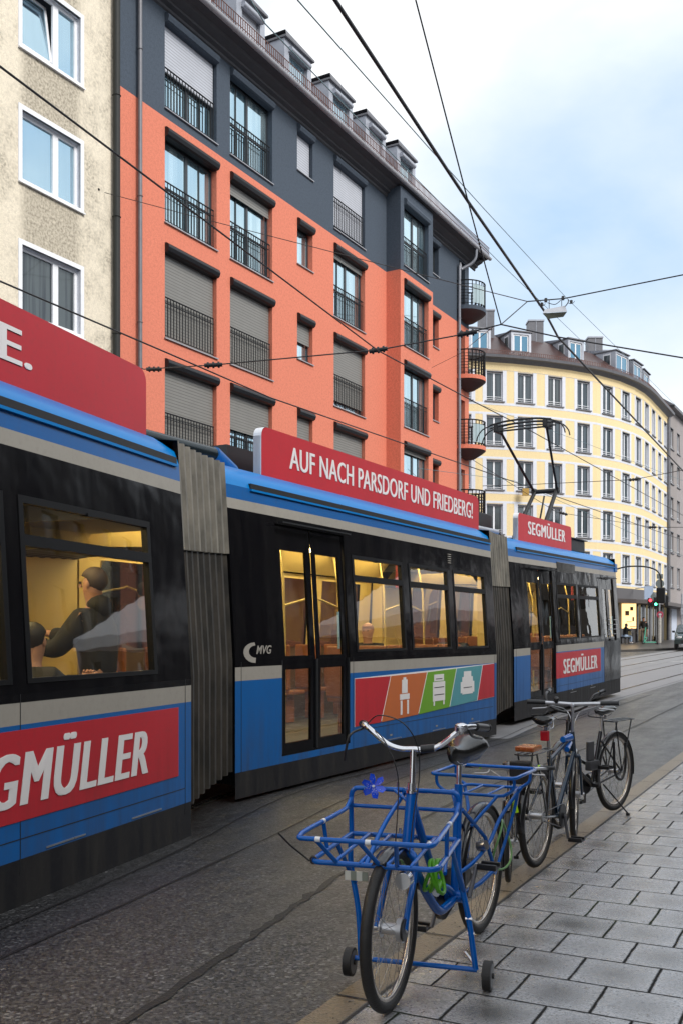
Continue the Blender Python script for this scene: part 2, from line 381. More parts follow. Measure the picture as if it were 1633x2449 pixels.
def slabs():
    t = NT('wet_concrete_slabs'); o = t.obj(); w = .35
    dn = t.noise(5, 3); sx = t.n('SeparateXYZ'); t.set(sx.inputs[0], o)
    x0 = t.math('ADD', sx.outputs[0], t.math('MULTIPLY_ADD', dn, .012, -.006 - (.334 - .35)))
    y0 = t.math('ADD', sx.outputs[1], t.math('MULTIPLY_ADD', dn, .012, -.006 - 5.50 % .35))
    yr = t.math('DIVIDE', y0, w); row = t.math('FLOOR', yr); fy = t.math('FRACT', yr)
    par = t.math('MODULO', t.math('ADD', row, 1000), 2)
    xr = t.math('ADD', t.math('DIVIDE', x0, w), t.math('MULTIPLY_ADD', par, .5, 20)); col = t.math('FLOOR', xr); fx = t.math('FRACT', xr)
    ex = t.math('MINIMUM', fx, t.math('SUBTRACT', 1, fx)); ey = t.math('MINIMUM', fy, t.math('SUBTRACT', 1, fy))
    e = t.math('MINIMUM', ex, ey)
    joint = t.ramp(t.math('ADD', e, t.math('MULTIPLY_ADD', t.noise(14, 4, .7), -.030, .012)), (.008, 1), (.022, 0))
    cv = t.n('CombineXYZ'); t.set(cv.inputs[0], col); t.set(cv.inputs[1], row)
    wn = t.n('TexWhiteNoise'); wn.noise_dimensions = '3D'; t.set(wn.inputs['Vector'], cv.outputs[0]); rnd = wn.outputs['Value']
    g = t.noise(150, 3, .7); mid = t.noise(4, 5, .6); big = t.noise(.5, 4)
    # darker wet pool in the middle of each slab
    dx = t.math('SUBTRACT', fx, .5); dy = t.math('SUBTRACT', fy, .5)
    rr = t.math('SQRT', t.math('ADD', t.math('MULTIPLY', dx, dx), t.math('MULTIPLY', dy, dy)))
    pool = t.ramp(t.math('ADD', rr, t.math('MULTIPLY_ADD', mid, .5, -.25)), (.08, 1), (.50, 0))
    pool = t.math('MULTIPLY', pool, t.ramp(rnd, (0, .2), (1, 1)))
    gr = t.noise(75, 4, .8); vo = t.n('TexVoronoi'); t.set(vo.inputs['Vector'], o); vo.inputs['Scale'].default_value = 120; sc_ = t.n('SeparateColor'); t.set(sc_.inputs[0], vo.outputs['Color']); cell = sc_.outputs[0]
    c = t.mix(t.ramp(t.math('ADD', t.math('MULTIPLY', gr, .7), t.math('MULTIPLY', cell, .35)), (.28, 0), (.72, 1)), (.24, .24, .255), (.60, .60, .625))
    c = t.mix(t.ramp(sc_.outputs[1], (.94, 0), (.95, .8)), c, (.06, .06, .06))
    c = t.mix(t.math('MULTIPLY', t.ramp(mid, (.45, 0), (.68, 1)), .35), c, (.21, .195, .175))
    c = t.mix(t.math('MULTIPLY', rnd, .45), c, (.19, .185, .18))
    c = t.mix(t.math('MULTIPLY', pool, .93), c, (.045, .038, .028))
    c = t.mix(t.math('MULTIPLY', joint, .92), c, t.mix(t.ramp(big, (.5, 0), (.6, 1)), (.009, .009, .008), (.016, .030, .006)))
    t.p(Base_Color=c, Roughness=t.math('ADD', t.math('MULTIPLY_ADD', mid, .26, .12), t.math('MULTIPLY', joint, .3)), Specular_IOR_Level=t.math('MULTIPLY', t.math('SUBTRACT', 1, joint), .7), Coat_Weight=t.math('MULTIPLY', t.math('SUBTRACT', 1, joint), .9), Coat_Roughness=t.math('MULTIPLY_ADD', mid, .25, .06), Coat_IOR=1.36, Coat_Normal=t.bump(t.math('ADD', t.noise(9, 4, .6), t.math('MULTIPLY', gr, .35)), .22, .012))
    h = t.math('SUBTRACT', t.math('MULTIPLY', gr, .5), t.math('MULTIPLY', joint, 1.0)); h = t.math('ADD', h, t.math('MULTIPLY', rnd, .10))
    t.p(Normal=t.bump(h, .8, .012)); return t.m
M['asphalt'] = asphalt(); M['slabs'] = slabs()
M['gutter'] = mat('brown_gutter_stone', (.21, .155, .09), .30, 0, .8, 55, .6, 90, spec=.8)
M['crack'] = mat('dark_joint', (.012, .011, .011), .5, 0, .4, 30, .5, 60)
M['railsteel'] = mat('worn_rail_steel', (.34, .32, .30), .25, .9, .3, 4)
M['paint'] = mat('road_paint', (.55, .55, .53), .4, 0, .3, 10)
M['bed'] = mat('wet_track_concrete', (.20, .20, .212), .5, 0, .4, 1.6, .35, 90, spec=1.0)
M['bed'].node_tree.nodes['Principled BSDF'].inputs['IOR'].default_value = 1.8
ROADZ = -.035
sheet('ground', [-700, -200, -60, -20, 0, 10, 60, 200, 700], [-300] + YS + [300, 900], -.3, M['asphalt'])
xs_road = [-60, -40, -30, -20, -15, -10, -7, -5, -3, -1.5, -.2]
sheet('road', xs_road, YS, ROADZ, M['asphalt'])
sheet('gutter', [-.2, -.012], YS[:-4], ROADZ + .004, M['gutter'])
sheet('pavement', [0, 1, 2, 4, 7, 12], [y for y in YS if y < 52], 0, M['slabs'])
sheet('kerb_joint', [-.002, .013], [y for y in YS if y < 52], .0025, M['crack'])
for k in range(-4, 30):
    yy = 2.86 + k * 1.02; mbx = MB(); mbx.quad((-.2, yy, gz(0, yy) + ROADZ + .008), (-.014, yy, gz(0, yy) + ROADZ + .008), (-.014, yy + .014, gz(0, yy) + ROADZ + .008), (-.2, yy + .014, gz(0, yy) + ROADZ + .008)); mbx.build('gutter_joint', M['crack'], kind='structure', M=KM)
# kerb stones: a long low step
mb = MB()
for i in range(-6, 40):
    y0, y1 = i * 1.0 + .004, i * 1.0 + .996
    mb.box(-.012, -.002, y0, y1, gz(0, y0) - .12, gz(0, y0) - .001)
mb.build('kerb', mat('granite_kerb', (.12, .11, .10), .4, 0, .3, 20, .3, 100), kind='structure', M=KM)
# far side: road right of the kerb beyond the junction, and the pavement in front of the yellow house
sheet('side_road', [-.2, 4, 8, 12, 20, 40, 60], [52, 60, 70, 80, 90, 110, 150], ROADZ - .004, M['asphalt'])
def strip(name, pts, w, dz, m, jit=0, kind='structure'):
    """thin flat ribbon on the road; pts in world x, y"""
    P = smooth([(x, y, 0) for x, y in pts], 14) if len(pts) > 2 else [Vector((pts[0][0] + (pts[1][0] - pts[0][0]) * k / 40, pts[0][1] + (pts[1][1] - pts[0][1]) * k / 40, 0)) for k in range(41)]
    mb = MB(); vs = []
    for i, p in enumerate(P):
        t = (P[min(i + 1, len(P) - 1)] - P[max(i - 1, 0)]).normalized(); nn = Vector((-t.y, t.x, 0))
        a = w / 2 * (1 + random.uniform(-jit, jit)); b = w / 2 * (1 + random.uniform(-jit, jit)); o = nn * random.uniform(-jit, jit) * w * .6
        for q in (p + nn * a + o, p - nn * b + o): vs.append((q.x, q.y, ground_z(q.x, q.y) + ROADZ + dz))
    mb.add(vs, [(2 * i, 2 * i + 1, 2 * i + 3, 2 * i + 2) for i in range(len(P) - 1)])
    return mb.build(name, m, kind=kind)
strip('road_joint', [(-3.6, .5), (-1.68, 4.88), (-.6, 7.7), (.36, 10.33), (3.0, 15.8), (7.5, 24)], .022, .004, M['crack'], .3)
strip('road_joint', [(-1.9, 1.2), (-.92, 3.97), (-.45, 5.3), (-.03, 6.52), (1.0, 9.3), (3.2, 13.5), (9, 24.5)], .045, .004, M['crack'], .55)
# tram track bed and rails (two tracks); the near track follows the tram
def off(Fm, u, v): p = Fm.P(u, v, 0); return (p.x, p.y)
end3 = M3.P(7.5, -1.15, 0)
def track_path(v):
    q = [off(M1, -9, v), off(M1, -4, v), off(M1, -.8, v), off(M2, .8, v), off(M2, 3.5, v), off(M2, 6.5, v), off(M3, 1, v), off(M3, 6.5, v)]
    e = M3.P(7.5, v, 0); 
    for s_ in (10, 25, 45, 70): q.append((e.x + TD[0] * s_, e.y + TD[1] * s_))
    return q
strip('track_bed', [tuple(p) for p in track_path(-2.65)][5:], 5.9, .002, M['bed'])
for k, v in enumerate((-.43, -1.87, -3.45, -4.89)):
    pth = track_path(v)
    strip('tram_rail', pth, .11, .008, M['railsteel'])
    strip('rail_groove', pth, .035, .012, M['crack'])
for v in (.18, -2.62, -5.6):
    strip('track_joint', track_path(v), .02, .005, M['crack'], .4)
# dashes and stop lines at the junction
for (a, b) in (((11.9, 40.5), (13.0, 41.2)), ((13.9, 41.8), (15.0, 42.4)), ((15.8, 42.9), (16.8, 43.5))):
    strip('lane_marking', [a, b], .22, .006, M['paint'])
# pavement on the far side of the junction
fp = [(8, 52.0), (13, 53.5), (18, 55.8), (23, 59.8), (28, 66), (40, 88), (47, 82), (60, 75), (60, 50)]
back = [(5, 64), (5, 58)]
mb = MB(); poly = [(6, 51.6), (11, 52.6), (16, 54.6), (20.0, 57.6), (24, 62.5), (34, 81), (44, 100), (38, 104), (26, 82), (20, 70), (12, 65), (4, 62)]
mb.prism(poly, lambda x, y: (x, y, ground_z(x, y) - .1), lambda x, y: (x, y, ground_z(x, y) + .09))
mb.build('pavement', mat('far_pavement', (.07, .065, .062), .35, 0, .4, 2, .2, 20), kind='structure')

# leaf litter and grit washed along the kerb: too small and many to count
rl = random.Random(3); mb = MB()
for k in range(420):
    x = rl.gauss(-.06, .07) if k % 3 else rl.uniform(.05, 2.6); y = rl.uniform(2.6, 12)
    z = gz(x, y) + (ROADZ + .006 if x < -.012 else .003); a = rl.uniform(0, 6.28); s_ = rl.uniform(.003, .009) * (1.5 if k % 11 == 0 else 1)
    pts = [(x + s_ * math.cos(a + q) * w, y + s_ * math.sin(a + q) * w, z + (.002 if i % 2 else 0)) for i, (q, w) in enumerate(((0, 1.2), (1.3, .6), (2.9, 1), (4.4, .7)))]
    mb.add(pts, [(0, 1, 2, 3)], k % 3)
mb.build('leaf_litter', [mat('wet_leaf', (.07, .045, .02), .4), mat('pale_grit', (.28, .26, .23), .7), mat('dark_grit', (.03, .028, .025), .6)], None, 'scattered leaf bits and grit along the kerb and on the slabs', 'litter', kind='stuff', M=KM)
# ================================================================== TRAM
def grimy(name, col, rough=.3, coat=.12, spec=.35, dirt=.5):
    t = NT(name); sx = t.n('SeparateXYZ'); t.set(sx.inputs[0], t.obj()); z = sx.outputs[2]
    st = t.noise(7, 5, .65, stretch=(1, 1, .12)); fi = t.noise(22, 5, .7); sl = t.noise(.8, 3)
    low = t.ramp(z, (.15, 1), (1.0, .12)); k = t.math('MULTIPLY', t.math('MULTIPLY', t.ramp(st, (.40, 0), (.68, 1)), low), dirt)
    c = t.mix(sl, tuple(x * .82 for x in col), tuple(min(1, x * 1.15) for x in col)); c = t.mix(k, c, (.045, .042, .038)); c = t.mix(t.math('MULTIPLY', t.ramp(fi, (.5, 0), (.75, 1)), .16), c, (.06, .055, .05))
    t.p(Base_Color=c, Roughness=t.math('MULTIPLY_ADD', k, .4, rough), Coat_Weight=coat, Coat_Roughness=.08, Specular_IOR_Level=spec, Normal=t.bump(sl, .04, .05)); return t.m
M['t_blue'] = grimy('tram_blue_paint', (.004, .105, .35))
M['t_blue_roof'] = mat('tram_roof_blue_paint', (.0, .18, .52), .35, 0, .10, 3, coat=.05, spec=.2)
M['t_cream'] = grimy('tram_silver_grey_stripe', (.33, .31, .275), .4, 0, .3, .5)
def black_gloss():
    t = NT('tram_black_gloss'); st = t.noise(5, 5, .65, stretch=(1, 1, .15)); w = t.noise(1.2, 3, .5)
    t.p(Base_Color=t.mix(t.ramp(st, (.4, 0), (.75, .6)), (.004, .004, .0055), (.014, .0135, .0135)), Roughness=t.math('MULTIPLY_ADD', st, .25, .02), Specular_IOR_Level=.20, Normal=t.bump(w, .35, .06)); return t.m
M['t_black'] = black_gloss()
M['t_rubber'] = mat('window_rubber', (.004, .004, .005), .5, spec=.2)
M['t_skirt'] = grimy('tram_skirt_grey', (.014, .014, .017), .45, 0, .2, .6)
M['t_red'] = grimy('advert_red', (.48, .022, .034), .4, 0, .35, .35)
M['t_white'] = mat('lettering_white', (.74, .72, .72), .45, 0, .05, 8)
M['t_end'] = mat('sign_end_white', (.70, .72, .76), .45)
M['t_orange'] = mat('advert_orange', (.50, .13, .035), .42)
M['t_green'] = mat('advert_green', (.14, .34, .02), .42)
M['t_teal'] = mat('advert_teal', (.08, .29, .33), .42)
M['t_dark'] = mat('equipment_black', (.012, .013, .015), .5)
M['t_int'] = mat('interior_cream_panel', (.60, .46, .17), .5, 0, .1, 4)
M['t_lining'] = mat('dim_brown_lining', (.10, .06, .03), .5)  # brown lower walls, darkened: dimness of the lower interior put into the colour
M['t_floor'] = mat('interior_floor', (.06, .055, .05), .5)
M['t_seat'] = mat('orange_brown_seat', (.26, .095, .04), .5, 0, .3, 12)
M['t_pole'] = mat('yellow_grab_pole', (.62, .48, .16), .35, .3)
M['t_lamp'] = mat('ceiling_lamp_diffuser', (.9, .8, .55), .5, emis=(1, .80, .42, 1), es=12.0)
M['t_redbox'] = mat('red_box', (.45, .02, .02), .4)
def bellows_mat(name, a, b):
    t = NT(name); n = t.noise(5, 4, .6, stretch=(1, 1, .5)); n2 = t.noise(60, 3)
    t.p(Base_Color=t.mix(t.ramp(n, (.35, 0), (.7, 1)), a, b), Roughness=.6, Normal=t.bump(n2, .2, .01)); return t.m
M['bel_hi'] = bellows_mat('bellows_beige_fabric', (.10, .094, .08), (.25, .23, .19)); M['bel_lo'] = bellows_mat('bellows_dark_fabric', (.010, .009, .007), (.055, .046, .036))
def glass(name, tint, refl=1.45, dark=0.0):
    t = NT(name); t.t.nodes.remove(t.b)
    tr = t.n('BsdfTransparent'); tr.inputs[0].default_value = (*tint, 1); gl = t.n('BsdfGlossy'); gl.inputs[0].default_value = (1, 1, 1, 1); gl.inputs[1].default_value = .015
    wob = t.bump(t.noise(1.6, 2), .05, .04); t.set(gl.inputs['Normal'], wob)
    lw = t.n('LayerWeight'); lw.inputs[0].default_value = .5; fa = t.math('POWER', lw.outputs['Facing'], 3.2); fr = t.n('Math'); fr.operation = 'MULTIPLY_ADD'; t.set(fr.inputs[0], fa); fr.inputs[1].default_value = .38; fr.inputs[2].default_value = .19; ms = t.n('MixShader'); t.set(ms.inputs[0], fr.outputs[0]); t.set(ms.inputs[1], tr.outputs[0]); t.set(ms.inputs[2], gl.outputs[0])
    t.set(t.o.inputs[0], ms.outputs[0]); return t.m
M['glass'] = glass('tram_glass', (.80, .80, .74), 1.55); M['glass_far'] = glass('tinted_tram_glass', (.14, .15, .14), 1.55)

def lean(z): return 0 if z < 1.3 else -.105 * (z - 1.3) / 1.65
def text_mb(txt, w, h, mats_i, fn, bold=.02, shear=0, depth=.004, space=1.0, heavy=0):
    """lettering as solid shapes: fn(a, b, k) maps a in 0..w, b in 0..h (k=1 front, 0 back) into the thing"""
    cu = bpy.data.curves.new('t', 'FONT'); cu.body = txt; cu.size = 1; cu.offset = bold; cu.shear = shear; cu.space_character = space; cu.extrude = .01; cu.resolution_u = 4
    ob = bpy.data.objects.new('t', cu); COL.objects.link(ob); dg = bpy.context.evaluated_depsgraph_get(); me = bpy.data.meshes.new_from_object(ob.evaluated_get(dg))
    xs = [v.co.x for v in me.vertices]; ys = [v.co.y for v in me.vertices]; x0, x1, y0, y1 = min(xs), max(xs), min(ys), max(ys)
    mb = MB(); lay = [0] if heavy == 0 else [-heavy, -heavy / 2, 0, heavy / 2, heavy]
    for i, dx in enumerate(lay):
        for dz_ in (0,):
            e = i * .0004
            vs = []
            for v in me.vertices:
                p0 = Vector(fn((v.co.x - x0) / (x1 - x0) * w + dx * h, (v.co.y - y0) / (y1 - y0) * h + dz_ * h, 1 if v.co.z > 0 else 0))
                if v.co.z > 0: p0.y -= e
                vs.append(tuple(p0))
            mb.add(vs, [list(p.vertices) for p in me.polygons], mats_i)
    bpy.data.objects.remove(ob); bpy.data.curves.remove(cu); bpy.data.meshes.remove(me); return mb

tram = empty('tram', 'long blue articulated tram with red advertising boards on its roof, passing in the road', 'tram', M=M2.matrix())
ROOT_INV = M2.matrix().inverted()
WID = 2.3
def L(u, v, z): return (u, -v, z)
def sidefn(u, z, d=0): return L(u, lean(z) - d, z)
def carriage(Fm, u0, u1, bands, wins, doors, sign, groove, skb=.07, name='carriage', lab=None):
    """one tram section; u0..u1 body, wins/doors (ua, ub)"""
    Z0, Z1 = .2, 3.0
    holes = [(a, b, 1.36, 2.49) for a, b in wins] + [(a, b, .32, 2.70) for a, b in doors]
    zb = [b[0] for b in bands] + [Z0, Z1, 1.3, 1.75, 2.1, 2.6]
    def mf(u, z):
        m = 0
        for z_, i in bands:
            if z > z_: m = i
        return m
    mats = [M['t_skirt'], M['t_blue'], M['t_cream'], M['t_black'], M['t_blue_roof'], M['t_dark'], M['t_int'], M['t_floor'], M['t_rubber'], M['t_lining']]
    mb = MB()
    holes_wall(mb, [u0, u1], zb, holes, sidefn, mf, .05, revf=lambda u, z: 8)
    # skirt below, tucked in
    mb.quad(L(u0, -.03, skb), L(u1, -.03, skb), L(u1, 0, Z0), L(u0, 0, Z0), 0)
    # far side wall with window openings
    hf = [(u0 + .5 + k * (u1 - u0 - .6) / 4, u0 + .2 + (k + 1) * (u1 - u0 - .6) / 4, 1.36, 2.4) for k in range(4)]
    def far(u, z, d=0): return L(u, -WID - lean(z) + d, z)
    holes_wall(mb, [u0, u1], zb, hf, far, mf, .05, revf=lambda u, z: 8)
    # inner lining above and below the windows
    def inn(u, z, d=0): return L(u, lean(z) - .055 - d, z)
    holes_wall(mb, [u0 + .05, u1 - .05], [.35, 2.55], [(a - .02, b + .02, 1.34, 2.5) for a, b in wins] + [(a - .02, b + .02, .3, 2.6) for a, b in doors], inn, lambda u, z: 6 if z > 1.33 else 9, .01)
    def inf(u, z, d=0): return L(u, -WID - lean(z) + .055 + d, z)
    holes_wall(mb, [u0 + .05, u1 - .05], [.35, 2.45], [(a + .04, b - .04, 1.38, 2.38) for a, b, _, _ in hf], inf, lambda u, z: 6 if z > 1.36 else 9, .01)
    # roof
    g0, g1 = groove
    prof = [(-.108, 3.0), (-.125, 3.05), (-.15, 3.11), (-.25, 3.18), (-.34, 3.235), (-.55, 3.27), (-1.15, 3.29)]
    prof = prof + [(-WID - v, z) for v, z in prof[:-1][::-1]]
    mb.loft([[L(u, v, z) for v, z in prof] for u in (u0, u1)], 4, close=False, sm=True)
    mb.box(g0, g1, .085, .128, 2.975, 2.995, 4)  # ledge in the paler roof blue: caught light put into its colour
    mb.box(g0, g1, .095, .15, 2.999, 3.05, 5)
    # floor, ceiling, ends
    mb.quad(L(u0, -.06, .35), L(u1, -.06, .35), L(u1, -2.24, .35), L(u0, -2.24, .35), 7)
    mb.quad(L(u0, -.2, 2.56), L(u1, -.2, 2.56), L(u1, -.45, 2.75), L(u0, -.45, 2.75), 6)
    mb.quad(L(u0, -.45, 2.75), L(u1, -.45, 2.75), L(u1, -1.85, 2.75), L(u0, -1.85, 2.75), 6)
    mb.quad(L(u0, -1.85, 2.75), L(u1, -1.85, 2.75), L(u1, -2.1, 2.46), L(u0, -2.1, 2.46), 6)
    for u in (u0, u1):
        side = [L(u, 0, .1), L(u, 0, 1.3), L(u, lean(3.0), 3.0)] + [L(u, v, z) for v, z in prof[1:-1]] + [L(u, -WID - lean(3.0), 3.0), L(u, -WID, 1.3), L(u, -WID, .1)]
        k = len(side)
        # end wall as two halves leaving the gangway open
        mb.add([L(u, 0, skb + .03), L(u, 0, 1.3), L(u, lean(3.0), 3.0), L(u, -.30, 3.0), L(u, -.30, skb + .03)], [(0, 1, 2, 3, 4)], 3)
        mb.add([L(u, -WID, skb + .03), L(u, -WID, 1.3), L(u, -WID - lean(3.0), 3.0), L(u, -WID + .30, 3.0), L(u, -WID + .30, skb + .03)], [(0, 1, 2, 3, 4)], 3)
        mb.add([L(u, v, z) for v, z in prof], [tuple(range(len(prof)))], 4)
        mb.quad(L(u, -.30, 2.6), L(u, -WID + .30, 2.6), L(u, -WID + .30, 3.0), L(u, -.30, 3.0), 5)
    for u in (u0 + .015, u1 - .015):
        mb.quad(L(u, -.07, .36), L(u, -.31, .36), L(u, -.31, 2.55), L(u, -.14, 2.55), 6); mb.quad(L(u, -2.23, .36), L(u, -1.99, .36), L(u, -1.99, 2.55), L(u, -2.16, 2.55), 6)
    fg = MB()
    for a, b, z0, z1 in hf: fg.quad(L(a, -WID - lean(z0) + .02, z0), L(b, -WID - lean(z0) + .02, z0), L(b, -WID - lean(z1) + .02, z1), L(a, -WID - lean(z1) + .02, z1))
    far_glass = fg
    # underframe with bogie boxes
    mb.box(u0 + .1, u1 - .1, .35, 1.95, .2, .34, 5)
    c = mb.build(name, mats, tram, lab, M=ROOT_INV @ Fm.matrix())
    far_glass.build('window_glass', [M['glass_far']], c)
    # windows
    for a, b in wins:
        w = MB(); t = .045
        def bar(ua, ub, za, zb_, pr=.006, mi=0):
            n = 3 if zb_ - za > .5 else 1
            for q in range(n):
                z0, z1 = za + (zb_ - za) * q / n, za + (zb_ - za) * (q + 1) / n
                A = [L(ua, lean(z0) + pr, z0), L(ub, lean(z0) + pr, z0), L(ub, lean(z1) + pr, z1), L(ua, lean(z1) + pr, z1)]
                B = [L(ua, lean(z0) - .045, z0), L(ub, lean(z0) - .045, z0), L(ub, lean(z1) - .045, z1), L(ua, lean(z1) - .045, z1)]
                w.add(A + B, [(0, 1, 2, 3), (4, 7, 6, 5), (0, 4, 5, 1), (1, 5, 6, 2), (2, 6, 7, 3), (3, 7, 4, 0)], mi)
        bar(a, b, 1.36, 1.36 + .03); bar(a, b, 2.49 - t, 2.49); bar(a, a + t, 1.39, 2.445); bar(b - t, b, 1.39, 2.445); bar(a + t, b - t, 2.185, 2.255)
        # opening handle lugs on the hopper light
        bar((a + b) / 2 - .05, (a + b) / 2 + .05, 2.44, 2.46, .012)
        w.build('window', [M['t_rubber']], c)
        fr = children_of(c)[-1]
        gmb = MB(); gmb.quad(sidefn(a + .02, 1.37, .02), sidefn(b - .02, 1.37, .02), sidefn(b - .02, 2.2, .02), sidefn(a + .02, 2.2, .02))
        gmb.quad(sidefn(a + .02, 2.24, .018), sidefn(b - .02, 2.24, .018), sidefn(b - .02, 2.48, .018), sidefn(a + .02, 2.48, .018))
        gmb.build('window_glass', [M['glass']], c)
    for a, b in doors:
        w = MB(); mid = (a + b) / 2
        def leaf(ua, ub):
            ou = [(.32, 2.70)]
            hs = [(ua + .10, ub - .10, .44, 1.20), (ua + .10, ub - .10, 1.34, 2.44)]
            holes_wall(w, [ua, ub], [.32, .9, 1.3, 1.8, 2.3, 2.70], hs, lambda u, z, d=0: L(u, lean(z) - .025 - d, z), lambda u, z: 0, .03)
            for q in (ua, ub): w.box(q - .012, q + .012, .006, .05, .34, 1.3, 1)
            # lit handrail seen through the glass edge
        leaf(a + .01, mid - .006); leaf(mid + .006, b - .01)
        w.box(a, b, -.012, .04, 2.70, 2.715, 1); w.box(a - .02, b + .02, .10, .135, 2.735, 2.75, 1)
        w.quad(L(a, -.012, .2), L(b, -.012, .2), L(b, -.012, .32), L(a, -.012, .32), 1)
        w.build('door', [M['t_black'], M['t_dark']], c)
        g = MB()
        for ua, ub in ((a + .11, mid - .106), (mid + .106, b - .11)):
            for z0, z1 in ((.44, 1.20), (1.34, 2.44)):
                g.quad(sidefn(ua, z0, .04), sidefn(ub, z0, .04), sidefn(ub, z1, .04), sidefn(ua, z1, .04))
        g.build('door_glass', [M['glass']], c)
        h = MB()
        for q in (a + .125, b - .125): h.tube([L(q, -.075, 1.40), L(q, -.085, 1.82)], .014, 8)
        h.build('door_handrail', [mat('pale_blue_handrail', (.30, .50, .66), .4)], c)
    # roof advertising board
    if sign:
        a, b = sign[:2]; z0, z1 = 3.225, 3.745; r = .10; n = 6
        def rr(lo, hi):
            p = [(lo, z0), (hi, z0)]
            p += [(hi - r + r * math.cos(q * PI / 2 / n), z1 - r + r * math.sin(q * PI / 2 / n)) for q in range(n + 1)]
            p += [(lo + r - r * math.sin(q * PI / 2 / n), z1 - r + r * math.cos(q * PI / 2 / n)) for q in range(n + 1)]
            return p
        s = MB(); s.prism(rr(a, b), lambda u, z: L(u, -.335, z), lambda u, z: L(u, -.42, z), 0)
        sgn = s.build('advertising_board', [M['t_red']], c)
        if a > -3:
            e = MB(); n2 = 5
            pts = [(a - .012, z0 - .01), (a - .012, z1 - r)] + [(a + r - .012 - r * math.cos(q * PI / 2 / n2), z1 - r + r * math.sin(q * PI / 2 / n2)) for q in range(1, n2 + 1)]
            for i in range(len(pts) - 1):
                (ua, za), (ub, zb_) = pts[i], pts[i + 1]
                e.add([L(ua, -.33, za), L(ub, -.33, zb_), L(ub, -.43, zb_), L(ua, -.43, za)], [(0, 1, 2, 3)], 0)
            e.box(a - .012, a + .004, .34, .43, z0 - .01, z1 - r, 0)
            e.build('board_end_cap', [M['t_end']], sgn)
    # ceiling lamps, poles, seats
    lm = MB()
    nl = max(1, int((u1 - u0) / 1.7))
    for k in range(nl):
        q = u0 + .4 + k * 1.7
        for v in (-.62, -1.68): lm.box(q, min(q + 1.25, u1 - .1), -v - .09, -v + .09, 2.725, 2.745)
    lm.build('ceiling_lamp', [M['t_lamp']], c)
    for k in range(int((u1 - u0) / 1.3)):
        q = u0 + .75 + k * 1.3; p = MB()
        p.tube([L(q, -.75, .36), L(q, -.75, 1.6), L(q + .02, -.78, 2.2), L(q + .16, -.95, 2.72)], .017, 8)
        if k % 2: p.tube([L(q, -.75, 1.9), L(q + .65, -.75, 2.02), L(q + 1.3, -.75, 1.9)], .015, 6)
        p.build('grab_pole', [M['t_pole']], c)
    occupied = [d for d in doors]
    k = 0; q = u0 + .35
    while q < u1 - .6:
        for v in (-.42, -1.88):
            if v > -1 and (any(a - .35 < q < b + .1 for a, b in doors) or (Fm is M1 and q > -2.6)): continue
            st = MB(); st.box(q, q + .42, -v - .2, -v + .2, .74, .80, bev=.02); st.box(q - .02, q + .05, -v - .2, -v + .2, .80, 1.42, bev=.02); st.box(q + .1, q + .3, -v - .1, -v + .1, .36, .74)
            st.build('seat', [M['t_seat']], c)
        q += .82
    return c
BANDS = [(0, 0), (.33, 1), (1.12, 2), (1.25, 3), (2.77, 2), (2.87, 1)]
c1 = carriage(M1, -7.6, 0, BANDS, [(-7.2, -5.9), (-3.75, -2.22), (-2.08, -.53)], [(-5.6, -4.15)], (-7.4, -.12), (-7, -.06), .18)
c2 = carriage(M2, .02, 7.05, [(0, 0), (.25, 1)] + BANDS[2:], [(2.45, 3.80), (3.98, 5.27), (5.45, 6.72)], [(.84, 2.28)], (.97, 7.15), (.42, 7.03), .11)
c3 = carriage(M3, -.02, 7.62, BANDS, [(2.68, 4.08), (4.25, 5.86)], [(.86, 2.45), (6.2, 7.28)], (1.2, 4.68), (.42, 7.55), .19)
# ---- adverts on the flanks
def panel(c, poly, m, name='advert_panel', v=.003, th=.003):
    mb = MB(); mb.prism(poly, lambda u, z: L(u, v + th, z), lambda u, z: L(u, v - .002, z)); return mb.build(name, [m], c)
def on_side(u0, z0, v, s=1): return lambda a, b, k: L(u0 + a, v + (.003 if k else 0), z0 + b)
p1 = panel(c1, [(-4.0, .55), (-.22, .56), (-.22, 1.09), (-4.0, 1.09)], M['t_red'])
t = text_mb('SEGMÜLLER', 2.16, .385, 0, on_side(-2.87, .645, .008), 0, .22, space=1.14, heavy=.045); t.build('advert_lettering', [M['t_white']], p1)
p3 = panel(c3, [(2.42, .60), (5.78, .60), (5.78, 1.10), (2.42, 1.10)], M['t_red'])
t = text_mb('SEGMÜLLER', 2.55, .36, 0, on_side(2.9, .67, .008), 0, 0, space=1.14, heavy=.055); t.build('advert_lettering', [M['t_white']], p3)
segs = [(M['t_red'], (2.385, .50), (3.035, .50), (3.30, 1.05), (2.385, 1.05)), (M['t_orange'], (3.06, .50), (4.11, .52), (4.39, 1.06), (3.325, 1.05)),
        (M['t_green'], (4.14, .52), (5.15, .55), (5.40, 1.08), (4.42, 1.06)), (M['t_teal'], (5.18, .55), (6.20, .585), (6.42, 1.10), (5.43, 1.08)), (M['t_red'], (6.23, .585), (6.93, .60), (6.93, 1.11), (6.45, 1.10))]
pw = panel(c2, [(2.38, .495), (6.935, .595), (6.935, 1.115), (2.38, 1.055)], M['t_white'], v=.003)
for m_, *pl in segs: panel(pw, pl, m_, 'colour_field', v=.0075, th=.002)
def icon(boxes, name):
    mb = MB()
    for (a, b, z0, z1, col) in boxes: mb.box(a, b, -.0135, -.0095 + (-.001 * col), z0, z1, 0) if not col else mb.box(a, b, -.0160, -.0140, z0, z1, 1)
    mb.build(name, [M['t_white'], M['t_dark']], pw)
icon([(3.62, 3.78, .82, .99, 0), (3.66, 3.74, .99, 1.02, 0), (3.56, 3.84, .74, .81, 0), (3.58, 3.63, .55, .73, 0), (3.77, 3.82, .55, .73, 0)], 'chair_symbol')
